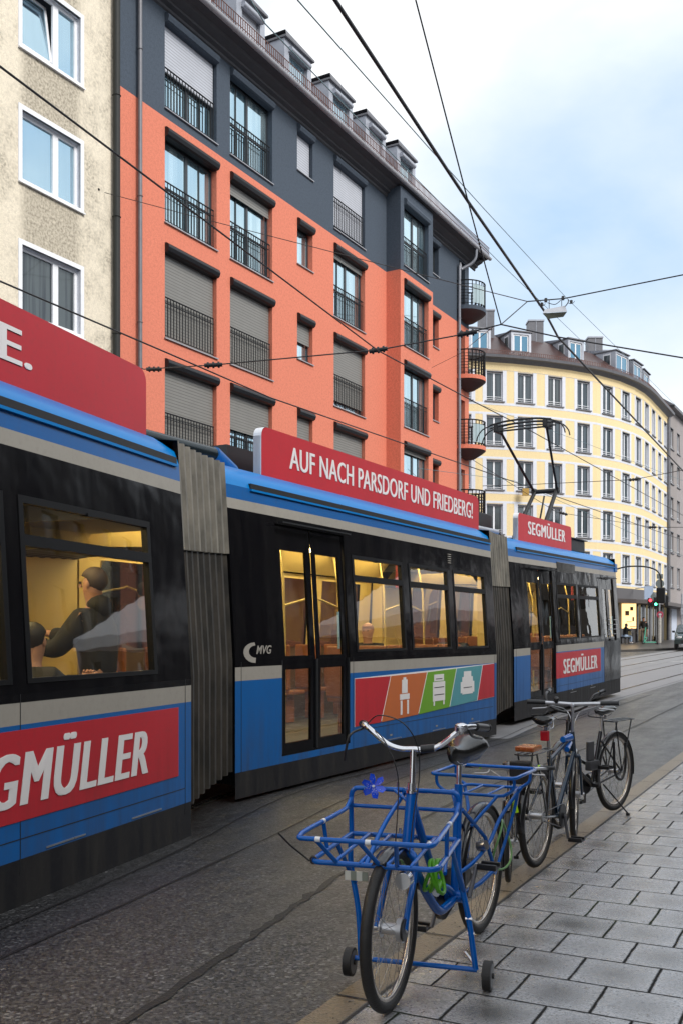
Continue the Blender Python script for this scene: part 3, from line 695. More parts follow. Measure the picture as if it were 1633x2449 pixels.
icon([(4.62, 4.95, .93, 1.02, 0), (4.58, 4.99, .66, .92, 0), (4.60, 4.64, .60, .66, 0), (4.93, 4.97, .60, .66, 0), (4.68, 4.89, .955, .965, 1), (4.62, 4.95, .84, .85, 1), (4.62, 4.95, .74, .75, 1)], 'cabinet_symbol')
icon([(5.62, 6.02, .70, .95, 0), (5.68, 5.96, .95, 1.03, 0), (5.56, 5.62, .72, .88, 0), (6.02, 6.08, .72, .88, 0), (5.66, 5.98, .79, .80, 1)], 'armchair_symbol')
# logo beside the first door of the middle section
t = text_mb('MVG', .27, .085, 0, on_side(.38, 1.37, .004 + lean(1.4)), .02, .25); t.build('operator_lettering', [M['t_cream']], c2)
mb = MB(); arc = [(.36 - .22 * math.sin(q) * .9, 1.385 + .1 * math.cos(q * 1.0)) for q in [k * PI / 10 for k in range(0, 11)]]
inner = [(.37 - .13 * math.sin(q) * .9, 1.395 + .06 * math.cos(q)) for q in [k * PI / 10 for k in range(10, -1, -1)]]
mb.prism(arc + inner, lambda u, z: L(u, .004 + lean(z), z), lambda u, z: L(u, lean(z) - .001, z)); mb.build('operator_emblem', [M['t_cream']], c2)
# roof board lettering
def brd(u0, z0): return lambda a, b, k: L(u0 + a, -.334 + (.004 if k else 0), z0 + b)
def board_of(c): return [o for o in children_of(c) if o.name.startswith('advertising_board')][0]
t = text_mb('AUF NACH PARSDORF UND FRIEDBERG!', 5.36, .245, 0, brd(1.52, 3.375), 0, space=1.03, heavy=.022); t.build('board_lettering', [M['t_white']], c2)
t = text_mb('SEGMÜLLER', 2.42, .30, 0, brd(1.78, 3.385), 0, space=1.14, heavy=.055); t.build('board_lettering', [M['t_white']], c3)
t = text_mb('E.', .31, .23, 0, brd(-1.905, 3.37), 0, heavy=.04); t.build('board_lettering', [M['t_white']], c1)
# small fittings: marker vents, red emergency box, steps, mirror
for c, u in ((c2, 5.35), (c3, 5.15)):
    mb = MB()
    for k in range(5): mb.box(u - .05, u + .05, -lean(2.6) - .012, -lean(2.6) + .002, 2.575 + k * .03, 2.585 + k * .03)
    mb.build('vent_slits', [M['t_cream']], c)
for c, u in ((c2, 3.83), (c3, 4.10)):
    mb = MB(); mb.box(u, u + .11, -lean(2.3) + .03, -lean(2.3) + .12, 2.16, 2.5, bev=.01); mb.build('emergency_box', [M['t_redbox']], c)
mb = MB(); mb.box(2.8, 4.07, -lean(2.8) - .012, -lean(2.8) + .01, 2.70, 2.90, bev=.006); mb.build('destination_display', [mat('display_glass', (.05, .05, .05), .12)], c3)
mb = MB(); mb.quad(L(6.1, -.003, .33), L(7.64, -.003, .33), L(7.64, -.003, 1.25), L(6.1, -.003, 1.25)); mb.v = [(x, y - .008, z) for x, y, z in mb.v]
for k in range(2):
    for j in range(4): mb.box(6.36 + k * .52, 6.72 + k * .52, -.03, -.022, 1.40 + j * .11, 1.415 + j * .11, 1)
mb.build('cab_side_panel', [M['t_black'], M['alu']], c3)
# cab front (far end) and mirror on an arm
mb = MB(); secs = []
for q, (dx, sh) in enumerate(((0, 0), (.22, .08), (.40, .28), (.46, .55))):
    secs.append([L(7.62 + dx * (1 if z < 1.4 else 1 - (z - 1.4) * .18), (lean(z) - sh) if s_ > 0 else (-WID - lean(z) + sh), z) for s_, z in ((1, .15), (1, 1.3), (1, 2.2), (1, 2.95), (1, 3.2), (-1, 3.2), (-1, 2.95), (-1, 2.2), (-1, 1.3), (-1, .15))])
mb.loft(secs, 0, close=True, sm=False); mb.add(secs[-1], [tuple(range(10))], 0); mb.build('cab_front', [M['t_black']], c3)
mb = MB(); mb.curve([L(7.7, -.2, 2.93), L(7.9, .15, 3.02), L(8.0, .62, 2.98), L(8.02, .86, 2.78), L(8.02, .88, 2.2)], .018, 6)
mb.box(7.93, 8.05, -.98, -.78, 2.12, 2.50, bev=.03); mb.build('wing_mirror', [M['black']], c3)
mb = MB(); mb.box(7.5, 7.72, .08, .2, 2.88, 3.08, bev=.02); mb.build('indicator_housing', [M['t_blue']], c3)
# wheels under the far end
for Fm, c, us in ((M1, c1, (-4.2, -2.5)), (M2, c2, (2.7, 4.4)), (M3, c3, (3.0, 6.9))):
    for u in us:
        mb = MB(); mb.disc(L(u, -.43, .17), (0, 1, 0), .17, .12, 24); mb.disc(L(u, -1.87, .17), (0, 1, 0), .17, .12, 24); mb.tube([L(u, -.4, .2), L(u, -1.9, .2)], .05); mb.box(u - .5, u + .5, .3, .36, .17, .36)
        mb.build('wheelset', [M['t_dark']], c)
# seams, hatches and rain gutters on the flanks
for c, us_, zs_ in ((c1, (-.10, -2.15, -4.08, -5.65), .3), (c2, (.12, 2.36, 6.98), .3), (c3, (.10, 2.52, 5.92), .3)):
    mb = MB()
    for u in us_:
        mb.box(u - .003, u + .003, -.002, .004, .24, 1.3)
    mb.box(us_[0] if c is c1 else us_[1], -4.0 if c is c1 else (6.9 if c is c2 else 5.9), -.002, .004, .445, .451)
    mb.build('panel_seams', [M['t_dark']], c)
for c, us_ in ((c1, (-.9, -1.9, -3.1)), (c2, (3.2, 4.6, 5.9)), (c3, (3.4, 4.9))):
    for u in us_:
        mb = MB(); mb.box(u, u + .42, -.006, .002, .262 if c is not c1 else .345, .272 if c is not c1 else .355, 0); mb.box(u + .1, u + .16, -.004, .002, .31, .33, 1) if c is not c1 else None
        mb.build('skirt_latch', [M['alu'], M['t_cream']], c)
# ---- roof equipment
mb = MB(); mb.box(-.62, .95, .75, 1.9, 3.3, 3.70, bev=.02); mb.build('roof_equipment', [M['t_dark']], c3); mb = MB(); mb.box(5.15, 6.55, .55, 1.6, 3.29, 3.56, bev=.02); mb.box(5.1, 6.6, .5, 1.65, 3.56, 3.58)
mb.build('roof_equipment', [M['t_dark'], M['zinc']], c3); mb = MB(); mb.tube([L(-.9, -.6, 3.36), L(.8, -.6, 3.36)], .05, 8, 1); mb.tube([L(.8, -.6, 3.36), L(1.0, -.62, 3.28)], .05, 8)
mb.build('roof_pipe', [M['t_dark'], M['zinc']], c3)
mb = MB(); mb.tube([L(-.85, -.75, 3.42), L(.55, -.66, 3.40)], .085, 12, 1); mb.tube([L(-.85, -.95, 3.46), L(.55, -.9, 3.44)], .07, 12, 1); mb.build('roof_duct', [M['t_dark'], mat('dark_steel_duct', (.02, .03, .035), .25, .5)], c2); mb = MB(); mb.tube([L(.55, -.66, 3.40), L(.88, -.66, 3.26)], .10, 10, 2); mb.build('duct_end', [M['t_dark'], M['t_dark'], M['t_blue']], c2); mb = MB(); mb.box(1.0, 6.6, .8, 1.6, 3.3, 3.6)
mb.build('roof_equipment', [M['t_dark'], mat('dark_steel_duct', (.02, .03, .035), .25, .5), M['t_blue']], c2)
# ---- pantograph on the front section (third level stays within one part)
def q3(px, D=None): return M3.hit(px, D or M3.D + 1.15)[0]
def zc(px, py): Y = M3.hit(px, M3.D + 1.15)[1]; return EYE + (HOR - py) * Y / F_PX - .06
uh, uk = q3(1252), q3(1306)
zh, zk = 5.97, 4.66
ub = q3(1262)
pg = MB()
for v in (-.90, -1.40):
    pg.tube([L(ub, v * 1.0 - .05 * (1 if v < -1.15 else -1), 3.55), L(uk, v, zk)], .045, 10)
pg.tube([L(uk, -.88, zk), L(uk, -1.42, zk)], .05, 10)
for v in (-.86, -1.44): pg.disc(L(uk, v, zk), (0, 1, 0), .07, .05, 12)
pg.tube([L(ub + .6, -1.15, 3.5), L(uk - .1, -1.15, zk - .12)], .02, 6)
pg.tube([L(uk, -.88, zk), L(uh + .05, -.64, zh - .17)], .026, 8); pg.tube([L(uk, -1.42, zk), L(uh + .05, -1.66, zh - .17)], .026, 8)
pg.tube([L(uk - .08, -1.38, zk), L(uh - .05, -1.60, zh - .2)], .016, 6)
pg.build('pantograph_arm', [M['t_dark']], c3)
ph = MB()
for du in (-.17, .17):
    for dz, r_ in ((0, .022), (-.07, .016)):
        ph.curve([L(uh + du, -.48, zh - .05 + dz), L(uh + du, -.8, zh + dz), L(uh + du, -1.15, zh + .012 + dz), L(uh + du, -1.5, zh + dz), L(uh + du, -1.82, zh - .05 + dz)], r_, 5, 6)
    for s_ in (1, -1):
        c0 = -1.15 + s_ * .67
        ph.curve([L(uh + du, c0, zh - .06), L(uh + du, c0 + s_ * .17, zh - .13), L(uh + du, c0 + s_ * .27, zh - .25), L(uh + du, c0 + s_ * .30, zh - .36)], .014, 5, 6)
for s_ in (1, -1): ph.box(uh - .19, uh + .19, 1.15 - s_ * .54 - .05, 1.15 - s_ * .54 + .05, zh - .20, zh - .04, bev=.02)
ph.tube([L(uh, -.5, zh - .16), L(uh, -1.8, zh - .16)], .018, 6)
ph.build('pantograph_head', [M['t_dark']], c3)
mb = MB(); mb.box(ub - .5, ub + 1.0, .75, 1.55, 3.29, 3.5, bev=.02); mb.build('pantograph_base', [M['t_dark']], c3)
# ---- bellows between the sections
def bellows(Fa, ua, Fb, ub_, n=8):
    def sec(Fm, u, ins, zs):
        return [Fm.P(u, lean(z) - ins, z) for z in zs] + [Fm.P(u, -.40 - ins, zs[-1] + .03), Fm.P(u, -1.15, zs[-1] + .05), Fm.P(u, -1.9 + ins, zs[-1] + .03)] + [Fm.P(u, -WID - lean(z) + ins, z) for z in zs[::-1]]
    mbs = MB(); inv = None
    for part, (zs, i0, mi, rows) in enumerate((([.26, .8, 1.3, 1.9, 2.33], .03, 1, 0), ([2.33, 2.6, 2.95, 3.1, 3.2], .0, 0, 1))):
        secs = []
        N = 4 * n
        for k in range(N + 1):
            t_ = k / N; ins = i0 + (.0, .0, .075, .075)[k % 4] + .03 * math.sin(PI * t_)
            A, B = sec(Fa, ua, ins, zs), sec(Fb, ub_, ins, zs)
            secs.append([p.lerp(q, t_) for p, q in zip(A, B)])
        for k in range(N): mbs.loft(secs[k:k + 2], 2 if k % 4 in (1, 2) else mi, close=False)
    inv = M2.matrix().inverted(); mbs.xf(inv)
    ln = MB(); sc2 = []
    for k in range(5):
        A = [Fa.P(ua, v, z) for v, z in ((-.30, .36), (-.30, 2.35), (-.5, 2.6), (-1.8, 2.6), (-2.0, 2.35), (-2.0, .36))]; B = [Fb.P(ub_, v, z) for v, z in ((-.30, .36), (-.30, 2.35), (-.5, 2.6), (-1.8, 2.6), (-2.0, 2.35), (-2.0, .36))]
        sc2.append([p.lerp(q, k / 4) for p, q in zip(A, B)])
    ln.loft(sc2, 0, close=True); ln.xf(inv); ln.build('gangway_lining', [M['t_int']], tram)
    mbs.build('bellows', [M['bel_hi'], M['bel_lo'], mat('bellows_fold_shade', (.02, .018, .015), .8)], tram)  # third material: shade in the fold valleys, put into the colour
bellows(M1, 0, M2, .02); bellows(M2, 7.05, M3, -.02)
# ================================================================== ORANGE AND SLATE HOUSE
ob = empty('apartment_building', 'orange and slate grey rendered apartment block with juliet balconies and zinc dormers', 'building', M=FB.matrix())
def H(u, v, z): return (u, -v, z)
SILL = {5: 14.62, 4: 11.79, 3: 8.92, 2: 6.05, 1: 3.2}
TALL = 2.36; SPLIT = 14.38; TOP = 17.32; BAY = .56
COLS = {'A': (0, 2.13), 'B': (2.73, 4.80), 'C': (6.15, 7.05), 'D': (8.35, 10.45), 'E': (12.32, 14.38), 'F': (15.66, 16.56), 'G': (18.62, 19.25)}
def wmat(u, z): return 1 if z > SPLIT else 0
def opening(c, r):
    u0, u1 = COLS[c]; s = SILL[r]
    return (u0, u1, s + .98, s + TALL) if c in 'CF' else (u0, u1, s, s + TALL)
mb = MB(); zs = [0, SPLIT, TOP]
holes_wall(mb, [-1.64, 12.04], zs, [opening(c, r) for c in 'ABCD' for r in SILL], lambda u, z, d=0: H(u, -d, z), wmat, .24)
holes_wall(mb, [12.04, 14.77], zs, [opening('E', r) for r in SILL], lambda u, z, d=0: H(u, BAY - d, z), wmat, .24)
holes_wall(mb, [14.77, 19.66], zs, [opening(c, r) for c in 'FG' for r in SILL], lambda u, z, d=0: H(u, -d, z), wmat, .24)
for u, va, vb in ((12.04, 0, BAY), (14.77, BAY, 0)):
    for z0, z1, m in ((0, SPLIT, 0), (SPLIT, TOP, 1)): mb.quad(H(u, va, z0), H(u, vb, z0), H(u, vb, z1), H(u, va, z1), m)
for z0, z1, m in ((0, SPLIT, 0), (SPLIT, TOP, 1)):
    mb.quad(H(19.66, 0, z0), H(19.66, -11, z0), H(19.66, -11, z1), H(19.66, 0, z1), m)
    mb.quad(H(-1.64, 0, z0), H(-1.64, -11, z0), H(-1.64, -11, z1), H(-1.64, 0, z1), m)
mb.quad(H(-1.64, -11, 0), H(19.66, -11, 0), H(19.66, -11, TOP), H(-1.64, -11, TOP), 0)
mb.build('wall', [M['orange'], M['slate']], ob)
# dark room behind every opening
# eaves: cove under the gutter, gutter, roof
mb = MB()
prof = [(0, 17.02), (.05, 17.05), (.05, 17.12), (.16, 17.16), (.16, 17.22), (.36, 17.30), (.40, 17.36), (.60, 17.40), (.62, 17.44), (.62, 17.50), (0, 17.6)]
mb.loft([[H(u, v, z) for v, z in prof] for u in (-1.64, 20.28)], 0, close=False)
cap = [H(20.28, v, z) for v, z in prof] + [H(20.28, -10, 17.6)]
mb.add([H(20.28, .62, 17.44), H(20.28, .62, 17.5), H(20.28, -10, 17.5), H(20.28, -10, 17.44)], [(0, 1, 2, 3)])
mb.quad(H(19.66, .5, 17.2), H(20.26, .62, 17.42), H(20.26, -10, 17.42), H(19.66, -10, 17.2)); mb.quad(H(19.66, 0, 17.0), H(19.66, .5, 17.2), H(19.66, -10, 17.2), H(19.66, -10, 17.0))
eav = mb.build('eaves', M['eave'], ob)
mb = MB(); n = 8
gp = [(.64 + .085 * math.cos(PI + PI * k / n), 17.40 + .0 + .085 * math.sin(PI + PI * k / n)) for k in range(n + 1)]
mb.loft([[H(u, v + .06, z + .04) for v, z in gp] for u in (-1.64, 20.32)], 0, close=False, sm=True)
mb.loft([[H(u, v + .055, z + .048) for v, z in gp[::-1]] for u in (-1.64, 20.32)], 0, close=False, sm=True)
for k in range(22): mb.ring(H(-1 + k, .70, 17.44), (1, 0, 0), .087, .009, 16, 4)
mb.build('gutter', mat('zinc_gutter', (.42, .42, .45), .5, .2), ob)
mb = MB(); mb.quad(H(-1.64, .66, 17.46), H(20.3, .66, 17.46), H(19.2, -3.4, 20.9), H(-1.64, -3.4, 20.9)); mb.quad(H(20.3, .66, 17.46), H(20.3, -10, 17.46), H(19.2, -8, 20.9), H(19.2, -3.4, 20.9))
mb.quad(H(-1.64, -3.4, 20.9), H(19.2, -3.4, 20.9), H(19.2, -8, 20.9), H(-1.64, -8, 20.9)); mb.quad(H(-1.64, -8, 20.9), H(19.2, -8, 20.9), H(20.3, -11.4, 17.46), H(-1.64, -11.4, 17.46))
mb.add([H(-1.64, .66, 17.46), H(-1.64, -3.4, 20.9), H(-1.64, -8, 20.9), H(-1.64, -11, 17.46)], [(0, 1, 2, 3)])
rf = mb.build('roof', M['zinc_dark'], ob)
mb = MB()
for z in (17.56, 17.80): mb.tube([H(-1.6, .745, z), H(20.1, .745, z)], .012, 5)
k = -1.6
while k < 20.1: mb.box(k - .011, k + .011, -.752, -.737, 17.46, 17.81); k += .105
mb.build('snow_guard', M['guard'], rf)
# dormers
for i, (a, b) in enumerate(((-1.3, .05), (.55, 1.9), (3.03, 4.42), (5.45, 6.98), (8.05, 9.6), (10.5, 11.98), (12.9, 14.42))):
    mb = MB(); zt = 19.34
    mb.quad(H(a, 0, 17.7), H(a, -2.2, 17.7), H(a, -2.2, zt - .12), H(a, 0, zt - .12)); mb.quad(H(b, 0, 17.7), H(b, -2.2, 17.7), H(b, -2.2, zt - .12), H(b, 0, zt - .12))
    holes_wall(mb, [a, b], [17.6, zt - .12], [(a + .26, b - .24, 17.85, 18.93)], lambda u, z, d=0: H(u, -d, z), lambda u, z: 0, .12)
    mb.box(a - .05, b + .05, -.09, 2.4, zt - .12, zt - .06, 1)
    mb.add([H(a - .05, .09, zt - .06), H(b + .05, .09, zt - .06), H(b + .05, .06, zt - .02), H(a - .05, .06, zt + .07), H(a - .05, -2.4, zt + .07), H(b + .05, -2.4, zt - .02)], [(0, 1, 2, 3), (3, 2, 5, 4)], 1)
    d = mb.build('dormer', [M['zinc'], M['zinc_dark']], rf)
    # third level: glazing, box and frame live in one mesh each as siblings of the dormer's own skin
    mb = MB(); mb.tube([H(a + .22, .06, 18.98), H(b - .2, .06, 18.98)], .085, 12, 0)
    mb.build('shutter_box', M['zinc'], rf)
    mb = MB(); ua, ub2 = a + .26, b - .24
    for (x0, x1, z0, z1) in ((ua, ua + .05, 17.85, 18.93), (ub2 - .05, ub2, 17.85, 18.93), (ua + .05, ub2 - .05, 17.85, 17.9), (ua + .05, ub2 - .05, 18.88, 18.93)): mb.box(x0, x1, .07, .11, z0, z1, 0)
    mb.quad(H(ua, -.1, 17.86), H(ub2, -.1, 17.86), H(ub2, -.1, 18.92), H(ua, -.1, 18.92), 1)
    mb.build('dormer_window', [M['alu'], M['shutter_light'] if i in (1, 2, 5) else M['pane_sky']], rf)
# windows
SH = {'A5': .52, 'A4': 0, 'A3': 1, 'A2': 1, 'A1': 1, 'B5': 0, 'B4': .13, 'B3': 1, 'B2': .45, 'B1': .2, 'C5': 1, 'C4': 0, 'C3': .48, 'C2': .9, 'C1': 0,
      'D5': .90, 'D4': .07, 'D3': .88, 'D2': 1, 'D1': .5, 'E5': 0, 'E4': 0, 'E3': 0, 'E2': .05, 'E1': 0, 'F5': 0, 'F4': 0, 'F3': 0, 'F2': 0, 'F1': 0, 'G5': 0, 'G4': 0, 'G3': 0, 'G2': .9, 'G1': 0}
for c in COLS:
    v0 = BAY if c == 'E' else 0
    for r in SILL:
        if r == 1 and c in 'ABCDE': pass
        u0, u1, z0, z1 = opening(c, r); sh = SH[c + str(r)]; zb = z1 - .24; small = c in 'CFG'
        fr = MB(); fw = .055
        def fb(a, b, p, q, v=-.17, d=.05): fr.box(a, b, -v0 - v, -v0 - v + d, p, q)
        fb(u0, u0 + fw, z0, zb); fb(u1 - fw, u1, z0, zb); fb(u0 + fw, u1 - fw, z0, z0 + fw); fb(u0 + fw, u1 - fw, zb - fw, zb)
        um = (u0 + u1) / 2
        if not small:
            fb(um - .05, um + .05, z0 + fw, zb - fw)
            thin = (u0 + um) / 2 if c in 'BD' else (um + u1) / 2
            fr.box(thin - .012, thin + .012, -v0 + .17, -v0 + .2, z0 + fw, zb - fw, 0)
            if c != 'E' or r > 3: fr.box(u0 + fw, u1 - fw, -v0 + .175, -v0 + .205, z0 + .95, z0 + 1.0, 0)
        w = fr.build('window', M['dark_frame'], ob)
        pm = MB(); pm.quad(H(u0 + .02, v0 - .20, z0 + .02), H(u1 - .02, v0 - .20, z0 + .02), H(u1 - .02, v0 - .20, zb), H(u0 + .02, v0 - .20, zb))
        pm.build('pane', M['pane_sky' if c not in 'FG' else 'pane_dark'], w)
        if sh > 0:
            s = MB(); zz = zb - (zb - z0) * sh
            s.quad(H(u0 + .03, v0 - .11, zz), H(u1 - .03, v0 - .11, zz), H(u1 - .03, v0 - .11, zb + .02), H(u0 + .03, v0 - .11, zb + .02)); s.box(u0 + .03, u1 - .03, -v0 + .10, -v0 + .125, zz - .03, zz)
            s.build('roller_shutter', M['shutter_light'] if r == 5 else M['shutter'], w)
        b = MB()
        if c not in 'G':
            rad = .125; b.add([], []); n = 6
            pr = [(-.12, zb), (.05, zb), (.10, zb + .03)] + [(.02 + .11 * math.cos(PI / 2 * k / n), z1 - .125 + .125 * math.sin(PI / 2 * k / n)) for k in range(n + 1)] + [(-.12, z1)]
            b.loft([[H(u, v0 + v, z) for v, z in pr] for u in (u0 + .004, u1 - .004)], 0, close=True, caps=True)
            b.build('shutter_box', M['slate'] if r == 5 else M['shutterbox'], w)
        s = MB(); s.box(u0 - .03, u1 + .03, -v0 - .05, -v0 + .16, z0 - .03, z0 - .002, 0); s.build('sill', M['sill'], w)
        if not small:
            g = MB(); rz = z0 + 1.03
            g.box(u0 + .01, u1 - .10, -v0 + .012, -v0 + .04, rz - .02, rz + .005); g.box(u0 + .01, u1 - .10, -v0 + .018, -v0 + .034, rz - .16, rz - .145); g.box(u0 + .01, u1 - .10, -v0 + .018, -v0 + .034, z0 + .06, z0 + .075)
            nb = 17
            for k in range(nb + 1):
                q = u0 + .02 + (u1 - u0 - .14) * k / nb; g.box(q - .010, q + .010, -v0 + .019, -v0 + .033, z0 + .06, rz - .02)
            g.build('railing', M['steel_rail'], w)
# downpipes
def hp(pts, r): return [H(*p) for p in pts]
mb = MB(); mb.tube(hp([(-1.03, .10, .2), (-1.03, .10, 17.1)], 0), .055, 10)
for z in (3, 6, 9, 12, 15.5): mb.ring(H(-1.03, .10, z), (0, 0, 1), .06, .012, 16, 4)
mb.build('downpipe', M['zinc_dark'], ob)
mb = MB(); mb.curve(hp([(18.42, .10, .2), (18.42, .10, 9), (18.42, .10, 16.1), (18.5, .16, 16.5), (18.75, .45, 16.75), (18.85, .62, 17.0), (18.85, .66, 17.36)], 0), .065, 5, 10)
for z in (3, 6, 9, 12, 14.5): mb.ring(H(18.42, .10, z), (0, 0, 1), .07, .012, 16, 4)
mb.build('downpipe', mat('grey_downpipe', (.20, .21, .24), .45, .3), ob)
# round corner balconies
for r in (5, 4, 3, 2):
    z = SILL[r] + .42; cu, cv, rad = 19.25, .0, .86; n = 20
    def arc(rr, z_, a0=-.15, a1=1.15): return [H(cu + rr * math.cos(PI * (a0 + (a1 - a0) * k / n)), cv + rr * math.sin(PI * (a0 + (a1 - a0) * k / n)), z_) for k in range(n + 1)]
    mb = MB(); secs = [arc(rad, z), arc(rad, z - .16), arc(rad * .86, z - .26), arc(rad * .5, z - .46), arc(.02, z - .52)]
    mb.loft(secs[:2], 0, close=False, sm=False); mb.loft(secs[1:], 1, close=False, sm=False); mb.add(arc(rad, z) , [tuple(range(n + 1))])
    bal = mb.build('balcony', [M['slate'] if r == 5 else M['orange'], mat('balcony_underside_shade', (.06, .035, .035), .8)], ob)  # cone darker than the slab: shade beneath put into its colour
    g = MB(); g.tube(arc(rad - .03, z + 1.02), .028, 6)
    for dz in (.08, .14 + .12, .38, .50, .62, .74, .86): g.tube(arc(rad - .03, z + dz), .012, 4)
    for k in range(0, n + 1):
        p = arc(rad - .03, z)[k]; g.box(p[0] - .022, p[0] + .022, p[1] - .012, p[1] + .012, z - .1, z + 1.02)
    g.build('balcony_railing', M['steel_rail'], bal)
    if r in (5, 3):
        g = MB(); pp = arc(rad - .015, z + .85, .50, .75); qq = arc(rad - .015, z + .1, .50, .75); g.loft([pp, qq], 0, close=False); g.build('reed_screen', mat('glass_screen', (.35, .45, .48), .15), bal)

# ================================================================== CREAM HOUSE
cbm = empty('apartment_building', 'cream house with stained render and white framed windows next to the orange block', 'building', M=FB.matrix())
cw = [(-4.58, -2.90, 11.02, 12.46), (-4.58, -2.90, 13.80, 15.26), (-4.58, -2.90, 8.22, 9.66), (-4.58, -2.90, 5.4, 6.85), (-4.58, -2.90, 2.6, 4.05)]
cw += [(a - 3.9, b - 3.9, z0, z1) for a, b, z0, z1 in cw]
mb = MB(); holes_wall(mb, [-13, -1.64], [0, 18.6], cw, lambda u, z, d=0: H(u, -d, z), lambda u, z: 0, .16, revf=lambda u, z: 1)
mb.quad(H(-13, 0, 0), H(-13, -11, 0), H(-13, -11, 18.6), H(-13, 0, 18.6)); mb.quad(H(-1.645, -.01, 17.5), H(-1.645, -11, 17.5), H(-1.645, -11, 18.6), H(-1.645, -.01, 18.6)); mb.quad(H(-13, -11, 0), H(-1.65, -11, 0), H(-1.65, -11, 18.6), H(-13, -11, 18.6))
mb.build('wall', [M['cream'], M['trim_white']], cbm)
mb = MB(); pr = [(0, 18.2), (.12, 18.25), (.2, 18.4), (.45, 18.5), (.5, 18.7), (-5, 22.5)]
mb.loft([[H(u, v, z) for v, z in pr] for u in (-13, -1.7)], 0, close=False); mb.add([H(-1.7, v, z) for v, z in pr] + [H(-1.7, -11, 18.6)], [tuple(range(7))]); mb.quad(H(-13, -5, 22.5), H(-1.7, -5, 22.5), H(-1.7, -11, 18.6), H(-13, -11, 18.6))
mb.build('roof', M['trim_white'], cbm)
for i, (a, b, z0, z1) in enumerate(cw):
    fr = MB(); s = .10
    for (x0, x1, p, q) in ((a - s, b + s, z1, z1 + s), (a - s, b + s, z0 - s * .7, z0), (a - s, a, z0, z1), (b, b + s, z0, z1)): fr.box(x0, x1, -.022, .05, p, q)
    fr.box(a - s, b + s + .01, -.06, .1, z0 - .10, z0 - .072)
    m = a + (b - a) * .62; t = .075
    for (x0, x1, p, q) in ((a, a + t, z0, z1), (b - t, b, z0, z1), (a + t, b - t, z0, z0 + t), (a + t, b - t, z1 - t, z1), (m - .08, m + .08, z0 + t, z1 - t)): fr.box(x0, x1, .10, .15, p, q)
    w = fr.build('window', M['white_frame'], cbm)
    pm = MB(); mm = M['pane_sky'] if i == 1 else (M['pane_blue'] if i in (0, 1) else M['pane_dark'])
    if i == 1:   # left sash tilted inwards
        pm.add([H(a + t, -.13, z0 + t), H(m - .08, -.13, z0 + t), H(m - .08, -.32, z1 - t), H(a + t, -.32, z1 - t)], [(0, 1, 2, 3)])
    else: pm.quad(H(a + t, -.14, z0 + t), H(m - .08, -.14, z0 + t), H(m - .08, -.14, z1 - t), H(a + t, -.14, z1 - t))
    pm.quad(H(m + .08, -.14, z0 + t), H(b - t, -.14, z0 + t), H(b - t, -.14, z1 - t), H(m + .08, -.14, z1 - t)); pm.build('pane', M['pane_blue'] if i != 2 else M['pane_dark'], w)
    if i == 1:
        sa = MB(); x0, x1 = a + t, m - .08
        def tl(u, f): return H(u, -.115 - .19 * f, z0 + t + (z1 - z0 - 2 * t) * f)
        for q0, q1, f0, f1 in ((x0, x0 + .06, 0, 1), (x1 - .06, x1, 0, 1), (x0, x1, .95, 1), (x0, x1, 0, .05)):
            A = [tl(q0, f0), tl(q1, f0), tl(q1, f1), tl(q0, f1)]; B = [(p[0], p[1] + .05, p[2]) for p in A]; sa.add(A + B, [(0, 1, 2, 3), (4, 7, 6, 5), (0, 4, 5, 1), (1, 5, 6, 2), (2, 6, 7, 3), (3, 7, 4, 0)])
        sa.build('tilted_sash', M['white_frame'], w)
mb = MB(); mb.tube(hp([(-1.86, .12, .2), (-1.86, .12, 17.4), (-1.9, .3, 18.0), (-1.9, .45, 18.4)], 0), .085, 12)
for z in (2.5, 5.5, 8.5, 11.2, 14): mb.ring(H(-1.86, .12, z), (0, 0, 1), .09, .014, 16, 4)
mb.build('downpipe', mat('tarred_downpipe', (.014, .016, .015), .6, 0, .8, 5), cbm)

# ================================================================== YELLOW CORNER HOUSE (curved front)
CP = [(-3.2, 63.0), (1.2, 63.0), (3.4, 63.0), (5.6, 63.1), (7.75, 63.3), (9.81, 63.7), (11.93, 64.3), (13.98, 65.1), (16.2, 66.2), (18.22, 67.55), (19.95, 69.3), (21.3, 71.0), (22.4, 72.75), (23.56, 74.94), (24.72, 77.13), (25.88, 79.32), (27.04, 81.51)]
yb = empty('apartment_building', 'yellow five storey corner house with a curved front and brown mansard roof', 'building')
bnd = [Vector(((CP[i][0] + CP[i + 1][0]) / 2, (CP[i][1] + CP[i + 1][1]) / 2, 0)) for i in range(len(CP) - 1)]
ROWS = [16.60, 13.75, 10.90, 8.05, 5.20]; WH = 1.88; EAV = 19.35; GB = .5
class Seg:
    def __init__(s, a, b): s.a, s.b = a, b; s.L = (b - a).length; s.d = (b - a) / s.L; s.n = Vector((-s.d.y, s.d.x, 0))
    def __call__(s, u, v, z): p = s.a + s.d * u - s.n * v; return (p.x, p.y, z)
segs_y = [Seg(bnd[i], bnd[i + 1]) for i in range(len(bnd) - 1)]
wall = MB(); trim = MB(); wn_i = 0
